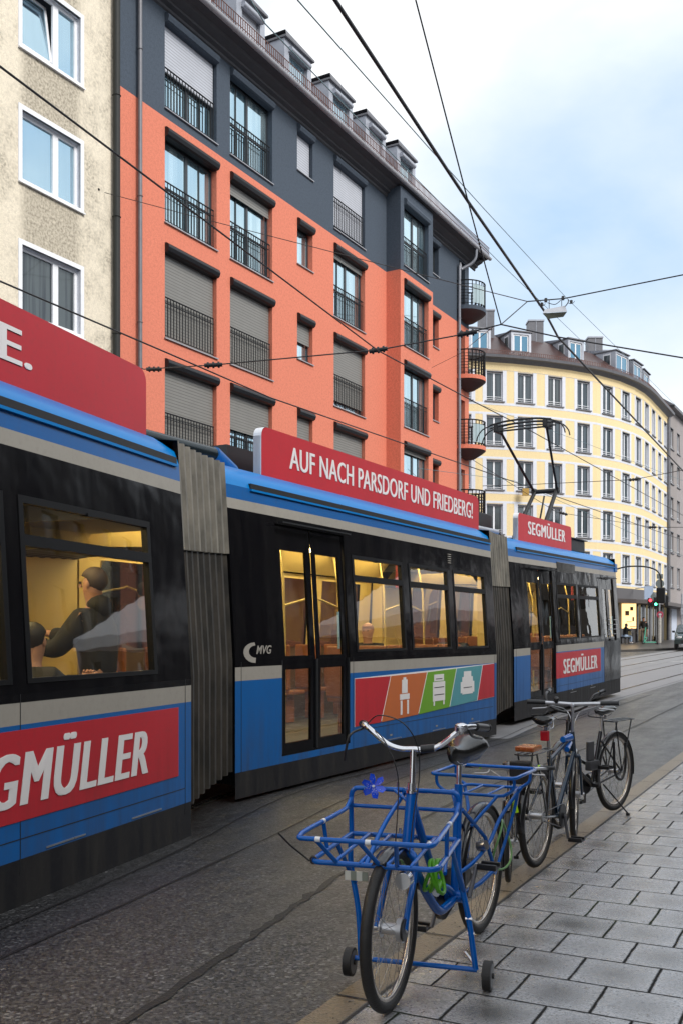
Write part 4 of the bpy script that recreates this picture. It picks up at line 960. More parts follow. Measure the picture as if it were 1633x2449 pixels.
for i, sg in enumerate(segs_y):
    c = sg.L / 2; w = .56; win = i >= 3
    hs = [(c - w, c + w, z, z + WH) for z in ROWS] if win else []
    holes_wall(wall, [0, sg.L], [GB + 4.3, EAV], hs, lambda u, z, d=0: sg(u, -d, z), lambda u, z: 0, .2, revf=lambda u, z: 1)
    for z in ROWS:
        if not win: continue
        for x0, x1 in ((c - w - .26, c - w), (c + w, c + w + .26)):
            for q in ((x0, x1),): trim.add([sg(x0, .012, z - .1), sg(x1, .012, z - .1), sg(x1, .012, z + WH + .1), sg(x0, .012, z + WH + .1), sg(x0, -.01, z - .1), sg(x1, -.01, z - .1), sg(x1, -.01, z + WH + .1), sg(x0, -.01, z + WH + .1)], [(0, 1, 2, 3), (0, 4, 5, 1), (3, 2, 6, 7), (0, 3, 7, 4), (1, 5, 6, 2)])
    for z in ROWS:
        for z0, z1 in ((z - .26, z - .1), (z + WH + .1, z + WH + .24)):
            trim.add([sg(0, .009, z0), sg(sg.L, .009, z0), sg(sg.L, .009, z1), sg(0, .009, z1), sg(0, -.01, z0), sg(sg.L, -.01, z0), sg(sg.L, -.01, z1), sg(0, -.01, z1)], [(0, 1, 2, 3), (0, 4, 5, 1), (3, 2, 6, 7)])
e = segs_y[-1]; pe = Vector(e(e.L, 0, 0)); back = [Vector((-1, 72, 0)), Vector((14, 76, 0)), Vector((20, 88, 0))]
s0 = Vector(segs_y[0](0, 0, 0))
for a, b in ((s0, Vector((s0.x, 73, 0))), (pe, pe + Vector((-9, 4.8, 0)))): wall.quad((a.x, a.y, .3), (b.x, b.y, .3), (b.x, b.y, EAV), (a.x, a.y, EAV), 0)
wall.build('wall', [M['yellow'], M['trim_white']], yb); trim.build('window_surround_bands', M['trim_white'], yb)
def win_y(sg, c, w, z, h, parent, pm, kit=0):
    fr = MB(); D = .13
    def bx(x0, x1, p, q, v=-D, th=.05, m=0):
        fr.add([sg(x0, v, p), sg(x1, v, p), sg(x1, v, q), sg(x0, v, q), sg(x0, v - th, p), sg(x1, v - th, p), sg(x1, v - th, q), sg(x0, v - th, q)], [(0, 1, 2, 3), (4, 7, 6, 5), (0, 4, 5, 1), (1, 5, 6, 2), (2, 6, 7, 3), (3, 7, 4, 0)], m)
    t = .07; bx(c - w, c - w + t, z, z + h); bx(c + w - t, c + w, z, z + h); bx(c - w + t, c + w - t, z, z + t); bx(c - w + t, c + w - t, z + h - t, z + h); bx(c - .055, c + .055, z + t, z + h - t)
    bx(c - w, c + w, z + .26, z + .285, -.05, .02); bx(c - w, c + w, z + .13, z + .155, -.05, .02)
    bx(c - w - .12, c + w + .12, z - .07, z, .09, .2, 1)
    bx(c - w, c + w, z + h, z + h + .06, .03, .2, 1)
    o = fr.build('window', [M['white_frame'], M['zinc_dark']], parent)
    g = MB(); g.quad(sg(c - w + .04, -.165, z + .04), sg(c + w - .04, -.165, z + .04), sg(c + w - .04, -.165, z + h - .04), sg(c - w + .04, -.165, z + h - .04)); g.build('pane', pm, o)
for i, sg in enumerate(segs_y):
    if i < 3: continue
    for j, z in enumerate(ROWS):
        win_y(sg, sg.L / 2, .56, z, WH, yb, [M['pane_teal'], M['pane_teal'], M['pane_dark'], M['pane_teal'], M['pane_teal']][(i * 7 + j * 3 + (i * j) % 2) % 5])
# eaves and roof
mb = MB(); rfm = MB()
def path_off(v, z):
    o = []
    for i, b in enumerate(bnd):
        d1 = segs_y[max(i - 1, 0)].n; d2 = segs_y[min(i, len(segs_y) - 1)].n; nn = (d1 + d2).normalized(); p = b - nn * v; o.append((p.x, p.y, z))
    return o
secs = [path_off(v, z) for v, z in ((0, EAV - .35), (.1, EAV - .3), (.35, EAV - .08), (.52, EAV - .05), (.56, EAV + .12), (.45, EAV + .12))]
mb.loft(secs, 0, close=False); mb.build('eaves', M['zinc_dark'], yb)
mb = MB(); mb.loft([path_off(.02, EAV - .75), path_off(.02, EAV - .45), path_off(.1, EAV - .3)], 0, close=False); mb.build('cornice', M['yellow'], yb)
mb = MB(); mb.loft([path_off(v, z) for v, z in ((.46, EAV + .1), (-1.9, EAV + 1.95), (-2.7, EAV + 2.35), (-6.0, EAV + 2.6))], 0, close=False); ry = mb.build('roof', M['roofbrown'], yb)
mb = MB(); 
for z in (.2, .42): mb.tube(path_off(.36, EAV + z), .014, 4)
for i, sg in enumerate(segs_y):
    for k in range(16):
        p = sg(sg.L * k / 16, .36, 0); mb.box(p[0] - .014, p[0] + .014, p[1] - .01, p[1] + .01, EAV + .14, EAV + .43)
mb.build('snow_guard', M['guard'], ry)
def dormer_y(px, wdt, hgt, v=-.25, kit=0):
    # find the facade segment seen at this pixel
    best = None
    for sg in segs_y:
        for k in range(41):
            p = Vector(sg(sg.L * k / 40, v, 0)); x = CX + F_PX * p.x / p.y
            if best is None or abs(x - px) < best[0]: best = (abs(x - px), sg, sg.L * k / 40)
    _, sg, c = best; w = wdt / 2; z0 = EAV + .42; z1 = z0 + hgt
    mb = MB()
    mb.add([sg(c - w, v, z0 - .2), sg(c - w, -3.2, z0 + 2), sg(c - w, -3.2, z1), sg(c - w, v, z1)], [(0, 1, 2, 3)]); mb.add([sg(c + w, v, z0 - .2), sg(c + w, -3.2, z0 + 2), sg(c + w, -3.2, z1), sg(c + w, v, z1)], [(0, 1, 2, 3)])
    holes_wall(mb, [c - w, c + w], [z0 - .3, z1], [(c - w + .16, c + w - .16, z0, z1 - .16)], lambda u, z, d=0: sg(u, v - d, z), lambda u, z: 0, .08)
    mb.add([sg(c - w - .08, v + .1, z1 + q) for q in (0, .07)] + [sg(c + w + .08, v + .1, z1 + q) for q in (0, .07)] + [sg(c - w - .08, -3.3, z1 + .07), sg(c + w + .08, -3.3, z1 + .07), sg(c - w - .08, -3.3, z1), sg(c + w + .08, -3.3, z1)], [(0, 2, 3, 1), (1, 3, 5, 4), (0, 1, 4, 6), (2, 7, 5, 3)], 1)
    d = mb.build('dormer', [M['zinc'], M['zinc_dark']], ry)
    fr = MB()
    def bx(x0, x1, p, q, vv, m=0): fr.add([sg(x0, vv, p), sg(x1, vv, p), sg(x1, vv, q), sg(x0, vv, q)], [(0, 1, 2, 3)], m)
    a, b = c - w + .16, c + w - .16; t = .09
    bx(a, b, z0, z1 - .16, v - .07, 1)
    for r_ in ((a, a + t, z0, z1 - .16), (b - t, b, z0, z1 - .16), (a, b, z0, z0 + t), (a, b, z1 - .16 - t, z1 - .16), (c - .06, c + .06, z0, z1 - .16)): bx(*r_, v - .055)
    fr.add([sg(c - w - .012, v - .35, z0 + .35), sg(c - w - .012, v - .95, z0 + .8), sg(c - w - .012, v - .95, z1 - .15), sg(c - w - .012, v - .35, z1 - .15)], [(0, 1, 2, 3)], 0)
    fr.add([sg(c - w - .02, v - .42, z0 + .5), sg(c - w - .02, v - .88, z0 + .85), sg(c - w - .02, v - .88, z1 - .25), sg(c - w - .02, v - .42, z1 - .25)], [(0, 1, 2, 3)], 2)
    fr.build('dormer_window', [M['white_frame'], mat('pane_bright_blue', (.10, .24, .36), .05), M['pane_dark']], ry)
for px, w_, h_ in ((1147, 1.5, 1.5), (1246, 1.45, 1.5), (1377, 1.4, 1.5), (1487, 2.0, 1.5), (1524, 1.9, 1.45), (1545, 1.9, 1.35)): dormer_y(px, w_, h_)
for px, py0, py1, Y, w_ in ((1163, 743, 826, 65.6, 1.0), (1281, 768, 832, 67.2, 1.0), (1423, 808, 862, 70.0, 1.0), (1455, 840, 868, 71.5, .95)):
    p = at(px, py1, Y); q = at(px, py0, Y); mb = MB(); mb.box(p.x - w_ / 2, p.x + w_ / 2, p.y, p.y + .9, p.z - 1.2, q.z, 0); mb.box(p.x - w_ / 2 - .05, p.x + w_ / 2 + .05, p.y - .05, p.y + .95, q.z, q.z + .1, 1)
    mb.box(p.x - .02, p.x + .01, p.y - .02, p.y - .003, p.z - 1.2, q.z, 1); mb.build('chimney', [M['zinc_dark'], M['zinc']], ry)
# ground floor: shops behind a canopy
g = empty
sh = MB(); lit = MB(); can = MB(); band = MB()
GZ = .95
for i, sg in enumerate(segs_y):
    gzz = ground_z(sg.a.x, sg.a.y)
    # lintel band
    sh.add([sg(0, 0, 3.95), sg(sg.L, 0, 3.95), sg(sg.L, 0, GB + 4.3), sg(0, 0, GB + 4.3)], [(0, 1, 2, 3)], 0)
    # piers
    for x0, x1 in ((0, .3), (sg.L - .3, sg.L)): sh.add([sg(x0, .04, .3), sg(x1, .04, .3), sg(x1, .04, 3.95), sg(x0, .04, 3.95)], [(0, 1, 2, 3)], 1)
    lits = i in (10, )
    mm = 2
    sh.add([sg(.3, -.25, .3), sg(sg.L - .3, -.25, .3), sg(sg.L - .3, -.25, 3.95), sg(.3, -.25, 3.95)], [(0, 1, 2, 3)], mm)
    sh.add([sg(.3, -.1, .3), sg(sg.L - .3, -.1, .3), sg(sg.L - .3, -.1, 1.45), sg(.3, -.1, 1.45)], [(0, 1, 2, 3)], 1) if i % 2 else None
sh.build('shop_front', [mat('fascia_grey', (.10, .095, .10), .5), mat('shop_pier_dark', (.035, .03, .03), .4), mat('shop_glass_dark', (.02, .018, .02), .08)], yb)
mb = MB(); v0_, v1_ = 1.0, .02
o1, o2 = path_off(1.35, 3.72), path_off(1.35, 3.98); i1, i2 = path_off(.0, 3.72), path_off(.0, 3.98)
mb.loft([o1, o2, i2], 0, close=False); mb.loft([i1, o1], 0, close=False); mb.build('canopy', mat('canopy_brown', (.06, .045, .04), .5), yb)
# the lit shop window and what is on its shelves
a, b = at(1487, 1503, 69.2), at(1514, 1440, 69.6)
mb = MB(); mb.box(a.x, b.x, 69.0, 69.5, a.z, b.z - .12, 0)
lw = mb.build('lit_shop_window', mat('lit_shop_glass', (.5, .35, .15), .4, emis=(1, .66, .28, 1), es=.9), yb)
mb = MB()
for (x, z, w_, h_) in ((.12, .9, .26, .32), (.42, 1.25, .2, .25), (.2, .45, .35, .04), (.55, .5, .12, .3), (.4, .1, .4, .05), (.1, .12, .1, .2)): mb.box(a.x + x * 1.15, a.x + x * 1.15 + w_, 68.93, 68.99, a.z + z, a.z + z + h_)
mb.build('shelf_goods', mat('shop_goods', (.2, .13, .07), .5, 0, .6, 5), lw)
mb = MB(); p = at(1595.5, 985, 80.2)
mb.tube([(p.x, 80.0, 1), (p.x, 80.0, p.z)], .16, 8); mb.build('downpipe', M['zinc_dark'], yb)
mb = MB(); q = at(1255, 1178, 63.9); mb.box(q.x - .2, q.x + .2, 63.7, 63.9, q.z - .22, q.z + .25); mb.build('wall_plaque', mat('gilt_plaque', (.45, .27, .06), .4), yb)

# ================================================================== GREY HOUSE beyond
gb = empty('apartment_building', 'grey rendered house at the right edge beyond the yellow corner house', 'building')
s1 = Seg(pe, pe + Vector((TD[0], TD[1], 0)) * 30)
mb = MB(); gw = []
for k in range(10):
    for z in ROWS: gw.append((1.0 + k * 2.7, 2.15 + k * 2.7, z - .1 + .35, z + 1.6 + .35))
holes_wall(mb, [0.1, 30], [.3, 20.2], gw, lambda u, z, d=0: s1(u, -d, z), lambda u, z: 0, .2)
mb.quad(s1(.1, 0, .3), s1(.1, -11, .3), s1(.1, -11, 20.2), s1(.1, 0, 20.2)); mb.quad(s1(30, 0, .3), s1(30, -11, .3), s1(30, -11, 20.2), s1(30, 0, 20.2))
mb.build('wall', M['greywall'], gb)
for (u0, u1, z0, z1) in gw:
    c = (u0 + u1) / 2; win_y(s1, c, (u1 - u0) / 2, z0, z1 - z0, gb, M['pane_teal'])
mb = MB(); mb.add([s1(.1, .5, 20.2), s1(30, .5, 20.2), s1(30, -4, 23.2), s1(.1, -4, 23.2), s1(.1, -11, 20.2), s1(30, -11, 20.2)], [(0, 1, 2, 3), (3, 2, 5, 4), (0, 3, 4), (1, 5, 2)]); mb.add([s1(.1, .5, 20.0), s1(30, .5, 20.0), s1(30, .5, 20.2), s1(.1, .5, 20.2), s1(.1, 0, 20.0), s1(30, 0, 20.0)], [(0, 1, 2, 3), (0, 4, 5, 1)])
mb.build('roof', M['zinc_dark'], gb)
mb = MB(); mb.add([s1(.1, 1.2, 3.75), s1(30, 1.2, 3.75), s1(30, 1.2, 4.0), s1(.1, 1.2, 4.0), s1(.1, .01, 3.75), s1(30, .01, 3.75), s1(30, .01, 4.0), s1(.1, .01, 4.0)], [(0, 1, 2, 3), (0, 4, 5, 1), (3, 2, 6, 7)]); mb.build('canopy', mat('canopy_brown', (.06, .045, .04), .5), gb)
mb = MB(); mb.add([s1(1.2, .03, 1.0), s1(3.4, .03, 1.0), s1(3.4, .03, 3.7), s1(1.2, .03, 3.7)], [(0, 1, 2, 3)]); mb.build('entrance_panel', mat('pale_blue_panel', (.5, .55, .66), .5), gb)

# ================================================================== OUR SIDE OF THE STREET, behind the camera (seen only in reflections)
bb = empty('apartment_building', 'brown brick-like house row on the camera side, mirrored in the tram windows', 'building', M=Fr(29.55, -9.5, 816.5).matrix())
mb = MB()
bw = [(-25 + k * 3, -23.6 + k * 3, 1.2 + j * 3.1, 3.0 + j * 3.1) for k in range(40) for j in range(4)]
holes_wall(mb, [-28, 98], [0, 12.5], bw, lambda u, z, d=0: (u, -d, z), lambda u, z: 0, .2, revf=lambda u, z: 0)
mb.build('wall', mat('brown_render', (.05, .042, .036), .8, 0, .3, 2), bb)
mb = MB()
for (a_, b_, z0, z1) in bw: mb.quad((a_, -.19, z0), (b_, -.19, z0), (b_, -.19, z1), (a_, -.19, z1))
mb.build('window_pane', M['pane_dark'], bb, kind='stuff')
mb = MB(); mb.quad((-28, 0.4, 12.5), (98, .4, 12.5), (98, -9, 15), (-28, -9, 15)); mb.quad((-28, 0.4, 12.3), (98, .4, 12.3), (98, .4, 12.5), (-28, .4, 12.5)); mb.build('roof', M['roofbrown'], bb)
# ================================================================== BICYCLES
M['b_blue'] = mat('glossy_blue_paint', (.0, .10, .43), .22, 0, .1, 5, coat=.15, spec=.3)
M['b_black'] = mat('glossy_black_paint', (.010, .010, .012), .2, 0, .3, 5, coat=.5)
M['b_slate'] = mat('slate_blue_paint', (.008, .026, .055), .25, 0, .2, 5, coat=.4)
M['spoke'] = mat('steel_spoke', (.50, .48, .45), .25, 1)
M['rim'] = mat('steel_rim', (.52, .47, .42), .22, .9, .25, 10)
M['saddle'] = mat('black_saddle', (.010, .010, .010), .22, 0, .4, 20, .15, 150, coat=.3)
M['leather'] = mat('brown_leather', (.25, .10, .04), .4)
M['neon'] = mat('neon_green_plastic', (.42, .72, .01), .4)
M['cable_green'] = mat('green_lock_cable', (.10, .40, .012), .35)
M['refl_orange'] = mat('orange_reflector', (.40, .13, .035), .25)
M['refl_red'] = mat('red_lamp_lens', (.45, .01, .02), .2)
M['whitedot'] = mat('white_reflector_sticker', (.75, .78, .82), .35)
M['lens'] = mat('lamp_lens', (.5, .5, .5), .08, .4)
class XF:
    """mesh builder with a transform applied to everything added (for the steered front end)"""
def wheel(parent, c, ax, Rw, tw=.02, m_rim='rim', hub=.03, hubm='alu', nsp=32, name='wheel', hubw=.045, rollers=0):
    c = Vector(c); ax = Vector(ax).normalized(); up = Vector((0, 0, 1)); fw = up.cross(ax).normalized(); up = ax.cross(fw)
    w = MB(); w.ring(c, ax, Rw - tw, tw, 64, 10, 0)
    wh = w.build('wheel', M['rubber'], parent)
    r = MB(); rr = Rw - tw * 2 - .003
    prof = [(rr + .008, .011), (rr + .004, .013), (rr - .012, .011), (rr - .015, .004), (rr - .015, -.004), (rr - .012, -.011), (rr + .004, -.013), (rr + .008, -.011)]
    secs = []
    for k in range(65):
        q = 2 * PI * k / 64; d = fw * math.cos(q) + up * math.sin(q); secs.append([c + d * a + ax * b for a, b in prof])
    r.loft(secs, 0, close=True, sm=True); r.build('rim', M[m_rim], wh)
    s = MB()
    for k in range(nsp):
        side = 1 if k % 2 else -1; q = 2 * PI * k / nsp; cross = (1 if (k // 2) % 2 else -1) * .95
        a = c + ax * (side * hubw) + (fw * math.cos(q + cross) + up * math.sin(q + cross)) * hub
        b = c + ax * (side * .004) + (fw * math.cos(q) + up * math.sin(q)) * (rr - .012)
        s.tube([a, b], .00125, 4, cap=False)
    s.build('spokes', M['spoke'], wh)
    h = MB(); h.disc(c, ax, hub * .72, hubw * 2, 16); h.disc(c + ax * hubw, ax, hub + .006, .006, 18); h.disc(c - ax * hubw, ax, hub + .006, .006, 18)
    h.disc(c, ax, .006, hubw * 2 + .06, 8); h.disc(c + ax * (hubw + .025), ax, .011, .012, 6); h.disc(c - ax * (hubw + .025), ax, .011, .012, 6)
    h.build('hub', M[hubm], wh)
    return wh
def mudguard(parent, c, ax, Rw, a0, a1, m, wd=.027):
    c = Vector(c); ax = Vector(ax).normalized(); fw = Vector((0, 0, 1)).cross(ax).normalized(); up = ax.cross(fw) ; g = MB(); secs = []
    if fw.x < 0: fw = -fw
    if up.z < 0: up = -up
    for k in range(25):
        q = R(a0 + (a1 - a0) * k / 24); d = fw * math.cos(q) + up * math.sin(q)
        secs.append([c + d * (Rw + .012 - .012 * abs(t_) ** 2 * 1.0) + ax * (wd * t_) for t_ in (-1, -.5, 0, .5, 1)] + [c + d * (Rw + .009 - .012 * abs(t_) ** 2) + ax * (wd * t_) for t_ in (1, .5, 0, -.5, -1)])
    g.loft(secs, 0, close=True, sm=True, caps=True); return g.build('mudguard', M[m], parent)
def saddle(parent, x, y, z, wid=.2, ln=.25, m='saddle', thick=.06):
    s = MB(); secs = []
    for k in range(11):
        t = k / 10; w = wid / 2 * (1 - .82 * t ** .75) if t > .06 else wid / 2 * .82; zz = z + .012 * math.cos(t * 5) ; th = thick * (1 - .45 * t)
        X = x - ln * .55 + ln * t; sec = []
        for j in range(14):
            q = 2 * PI * j / 14; cy, sz = math.cos(q), math.sin(q); sec.append((X, y + w * cy * (1 if sz > -.2 else .8), zz + (th * .5 * sz if sz > 0 else th * .7 * sz)))
        secs.append(sec)
    s.loft(secs, 0, close=True, sm=True, caps=True); o = s.build('saddle', M[m], parent)
    r = MB()
    for d in (-.022, .022): r.curve([(x - ln * .4, y + d * 1.8, z - .03), (x - ln * .1, y + d, z - .055), (x + ln * .2, y + d, z - .055), (x + ln * .4, y + d * .4, z - .02)], .0035, 5, 5)
    r.box(x - .05, x + .01, y - .02, y + .02, z - .075, z - .04, bev=.006); r.build('saddle_rail', M['chrome'], o); return o
def pedal(mb, c, m=0):
    x, y, z = c; mb.box(x - .045, x + .045, y - .05, y + .05, z - .012, z - .002, m, bev=.003); mb.box(x - .045, x - .025, y - .048, y + .048, z - .015, z + .013, m, bev=.003); mb.box(x + .025, x + .045, y - .048, y + .048, z - .015, z + .013, m, bev=.003)
def cranks(parent, bb, ang, arm=.17, hw=.07, ring=.085, guard=True, m='black', rx=None):
    s = MB(); x, y, z = bb; dx, dz = math.cos(ang) * arm, math.sin(ang) * arm
    s.disc((x, -.05, z), (0, 1, 0), ring, .006, 32); s.disc((x, 0, z), (0, 1, 0), .022, .13, 14)
    s.tube([(x, -hw, z), (x + dx, -hw - .015, z + dz)], .011, 8, 1); s.tube([(x, hw, z), (x - dx, hw + .015, z - dz)], .011, 8, 1)
    k = s.build('crankset', [M[m], M['zinc_dark']], parent)
    p = MB(); pedal(p, (x + dx, -hw - .075, z + dz)); p.build('pedal', M['black'], k); p = MB(); pedal(p, (x - dx, hw + .075, z - dz)); p.build('pedal', M['black'], k)
    if rx is not None:
        c = MB(); c.tube([(x, -.05, z + ring), (rx, -.05, z * .0 + rz_ + .03)], .004, 4); c.tube([(x, -.05, z - ring), (rx, -.05, rz_ - .03)], .004, 4); c.build('chain', M['zinc_dark'], parent)
    return k
def grip(mb, a, b, r=.017, m=0):
    a, b = Vector(a), Vector(b); mb.tube([a, a.lerp(b, .5), b], r, 12, m, rs=[r, r * 1.08, r]); mb.disc(b, (b - a), r * 1.15, .006, 12, m)
def steer(pivot, ang):
    return Matrix.Translation(Vector(pivot)) @ Matrix.Rotation(ang, 4, 'Z') @ Matrix.Translation(-Vector(pivot))

# ---------------------------------------------------------------- blue cargo bicycle
hd = math.degrees(math.atan2(-.53, -1.08))       # front points towards the camera
B1 = rotz(.73, 5.21, 0, hd)
cargo = empty('cargo_bicycle', 'blue cargo bicycle with a big tubular front carrier, nearest the camera', 'bicycle', M=B1)
# local: rear axle at (0,0,.33), front axle at (1.20,0,.33), y to the rider's left
Rw = .335; WB = 1.203; pf = (WB - .13, 0, .62)   # steering pivot
SA = R(5)                                        # handlebar and front wheel slightly turned
PFM = steer((WB - .05, 0, 0), SA)
fx = PFM @ Vector((WB, 0, Rw)); fax = PFM.to_3x3() @ Vector((0, 1, 0))
wheel(cargo, (0, 0, Rw), (0, 1, 0), Rw, .024, nsp=36)
wf = wheel(cargo, fx, fax, Rw, .024, nsp=36, hub=.034, hubw=.04)
mb = MB(); mb.disc(fx + fax * .045, fax, .052, .022, 28, 0); mb.disc(fx + fax * .06, fax, .045, .01, 28, 1); mb.build('brake_drum', [M['alu'], M['black']], wf)
mudguard(cargo, (0, 0, Rw), (0, 1, 0), Rw, -10, 195, 'b_black', .03)
mudguard(cargo, fx, fax, Rw, 62, 165, 'b_black', .03)
# frame
hb, ht = Vector((WB - .19, 0, .63)), Vector((WB - .245, 0, .865)); bbp = (.41, 0, .285); stt = (.345, 0, .82)
f = MB()
f.tube([hb, ht], .025, 16); f.ring(hb, ht - hb, .024, .006, 20, 6); f.ring(ht, ht - hb, .024, .006, 20, 6)
f.tube([bbp, stt], .021, 14)
f.curve([ht - Vector((.0, 0, .04)), (WB - .33, .0, .70), (.66, 0, .42), (.5, 0, .34), bbp], .019, 8, 12)
f.curve([hb + Vector((0, 0, .02)), (WB - .30, .0, .50), (.66, 0, .285), (.52, 0, .26), bbp], .022, 8, 12)
f.disc(bbp, (0, 1, 0), .03, .085, 18)
for s_ in (-1, 1):
    f.tube([(.375, s_ * .03, .29), (.18, s_ * .055, .30), (0, s_ * .075, Rw)], .012, 10)
    f.tube([(stt[0] + .015, s_ * .022, .70), (.10, s_ * .055, .52), (0, s_ * .075, Rw)], .010, 10)
    f.curve([(.46, s_ * .03, .40), (.32, s_ * .07, .44), (.12, s_ * .085, .50), (-.06, s_ * .09, .60), (-.20, s_ * .16, .74)], .010, 6, 10)
    f.disc((0, s_ * .078, Rw), (0, 1, 0), .028, .008, 12)
f.build('frame', M['b_blue'], cargo)
for (x, z) in ((.30, .74), (.315, .66), (.33, .56), (.36, .46)): mb = MB(); mb.disc((x + .021, 0, z), (1, 0, .1), .009, .004, 10); mb.build('reflective_sticker', M['whitedot'], cargo)
# fork
fk = MB(); cr_ = Vector((WB - .165, 0, .595))
for s_ in (-1, 1): fk.curve([PFM @ Vector(p) for p in ((cr_.x - .01, s_ * .02, .63), (cr_.x, s_ * .055, .60), (cr_.x + .03, s_ * .06, .52), (WB - .055, s_ * .06, .42), (WB, s_ * .062, Rw))], .013, 6, 12)
fk.curve([PFM @ Vector((cr_.x, -.055, .60)), PFM @ Vector((cr_.x - .005, 0, .625)), PFM @ Vector((cr_.x, .055, .60))], .015, 5, 10)
fk.tube([PFM @ hb, PFM @ (hb + Vector((.01, 0, -.03)))], .022, 12)
fk.build('fork', M['b_blue'], cargo)
# stem and handlebar
SM = steer((WB - .24, 0, 0), R(9))
def sp(x, y, z): return SM @ Vector((x, y, z))
hbz = 1.055; hx = WB - .275
h = MB(); h.tube([sp(ht.x, 0, .86), sp(hx, 0, hbz)], .0125, 12); h.disc(sp(ht.x, 0, .895), (-.05, 0, 1), .020, .03, 12); h.disc(sp(ht.x + .004, 0, .872), (-.05, 0, 1), .026, .012, 16)
stem = h.build('stem', M['chrome'], cargo)
h = MB()
L_ = [sp(hx, 0, hbz), sp(hx, .06, hbz), sp(hx + .0, .12, hbz + .02), sp(hx + .0, .19, hbz + .075), sp(hx - .03, .235, hbz + .10), sp(hx - .12, .265, hbz + .095)]
Rr = [sp(hx, 0, hbz), sp(hx, -.06, hbz), sp(hx + .0, -.12, hbz + .02), sp(hx + .0, -.19, hbz + .075), sp(hx - .03, -.235, hbz + .10), sp(hx - .12, -.265, hbz + .095)]
h.curve(L_, .0125, 6, 12); h.curve(Rr, .0125, 6, 12); hbar = h.build('handlebar', M['chrome'], stem)
g = MB(); grip(g, sp(hx - .10, .262, hbz + .096), sp(hx - .24, .29, hbz + .08)); g.build('grip', M['black'], stem); g = MB(); grip(g, sp(hx - .10, -.262, hbz + .096), sp(hx - .24, -.29, hbz + .08))
g.build('grip', M['black'], stem); g = MB(); g.tube([sp(hx, .035, hbz), sp(hx + .0, .095, hbz + .008)], .0185, 12)
g.build('bar_sleeve', M['black'], stem)
g = MB(); c = sp(hx + .01, .215, hbz + .10); g.disc(c, (.2, 0, 1), .030, .016, 24, 0, r2=.029); g.ball(tuple(c + Vector((0, 0, .008))), .0285, 0, 20, 10, (1, 1, .5)); g.disc(c - Vector((0, 0, .014)), (.2, 0, 1), .012, .02, 12)
g.build('bell', M['chrome'], stem)
g = MB()
g.curve([sp(hx - .02, -.235, hbz + .085), sp(hx + .05, -.275, hbz + .06), sp(hx + .06, -.29, hbz + .0), sp(hx + .05, -.30, hbz - .055)], .006, 5, 6);
g.curve([sp(hx - .03, .24, hbz + .085), sp(hx - .08, .25, hbz + .055), sp(hx - .2, .27, hbz + .035)], .006, 5, 6)
g.curve([sp(hx - .02, -.22, hbz + .10), sp(hx + .06, -.14, hbz + .15), sp(hx + .07, -.03, hbz + .12), sp(hx + .05, .03, hbz + .02), sp(hx + .04, .035, hbz - .12), (ht.x + .05, .03, .80), (hb.x + .05, .03, .62)], .0028, 8, 5)
g.curve([sp(hx - .02, -.20, hbz + .09), sp(hx + .05, -.12, hbz + .04), sp(hx + .07, -.06, hbz - .08), (ht.x + .06, -.04, .85), (hb.x + .08, -.03, .6), (WB - .06, -.05, .45)], .0028, 8, 5)
g.build('brake_cables', M['black'], stem)
# saddle
mb = MB(); mb.tube([(stt[0], 0, .80), (stt[0] - .012, 0, .96)], .0135, 12); mb.build('seat_post', M['chrome'], cargo)
saddle(cargo, stt[0] - .012, .0, .985, .25, .28, 'saddle', .12)
rz_ = Rw; cranks(cargo, bbp, R(-62), .165, .075, .10, rx=0)
mb = MB(); cs = [(bbp[0] + .12 * math.cos(R(a)), -.055, bbp[2] + .12 * math.sin(R(a))) for a in range(-90, 91, 15)] + [(0 + .05 * math.cos(R(a)), -.055, Rw + .05 * math.sin(R(a))) for a in range(90, 271, 20)]
mb.prism([(p[0], p[2]) for p in cs], lambda x, z: (x, -.045, z), lambda x, z: (x, -.068, z)); mb.build('chain_guard', M['black'], cargo)
# front carrier: own heading of 17 degrees, described in world metres and brought into the bicycle's frame
Binv = B1.inverted(); ca = (-.295, -.955); cl = (.955, -.295)
def bk(fw, lt, z): return Binv @ Vector((.285 + ca[0] * fw + cl[0] * lt, 4.52 + ca[1] * fw + cl[1] * lt, z))
b = MB(); r = .0105
zt, zm, zf = .852, .770, .640
b.curve([bk(.0, -.25, zf - .02), bk(0, -.252, zt - .08), bk(0, -.25, zt - .03), bk(0, -.235, zt - .006), bk(0, -.20, zt), bk(0, 0, zt), bk(0, .20, zt), bk(0, .235, zt - .006), bk(0, .25, zt - .03), bk(0, .252, zt - .08), bk(0, .25, zf - .02)], r * 1.1, 5, 10)
b.tube([bk(0, -.25, zm), bk(0, .25, zm)], r * .9, 10)
rim = [bk(0, -.25, zm + .035), bk(.05, -.252, zm + .01), bk(.12, -.255, zm - .005), bk(.55, -.275, .758), bk(.64, -.275, .752), bk(.675, -.262, .750), bk(.68, -.22, .75), bk(.68, 0, .75), bk(.68, .22, .75), bk(.675, .262, .75), bk(.64, .275, .752), bk(.55, .275, .758), bk(.12, .255, zm - .005), bk(.05, .252, zm + .01), bk(0, .25, zm + .035)]
b.curve(rim, r, 5, 10)
flo = [bk(0, -.25, zf), bk(.06, -.25, zf), bk(.45, -.262, zf - .012), bk(.50, -.262, zf - .014), bk(.535, -.24, zf - .014), bk(.54, -.2, zf - .014), bk(.54, 0, zf - .014), bk(.54, .2, zf - .014), bk(.535, .24, zf - .014), bk(.50, .262, zf - .014), bk(.45, .262, zf - .012), bk(.06, .25, zf), bk(0, .25, zf)]
b.curve(flo, r * 1.1, 5, 10); b.tube([bk(0, -.25, zf), bk(0, .25, zf)], r * 1.1, 10)
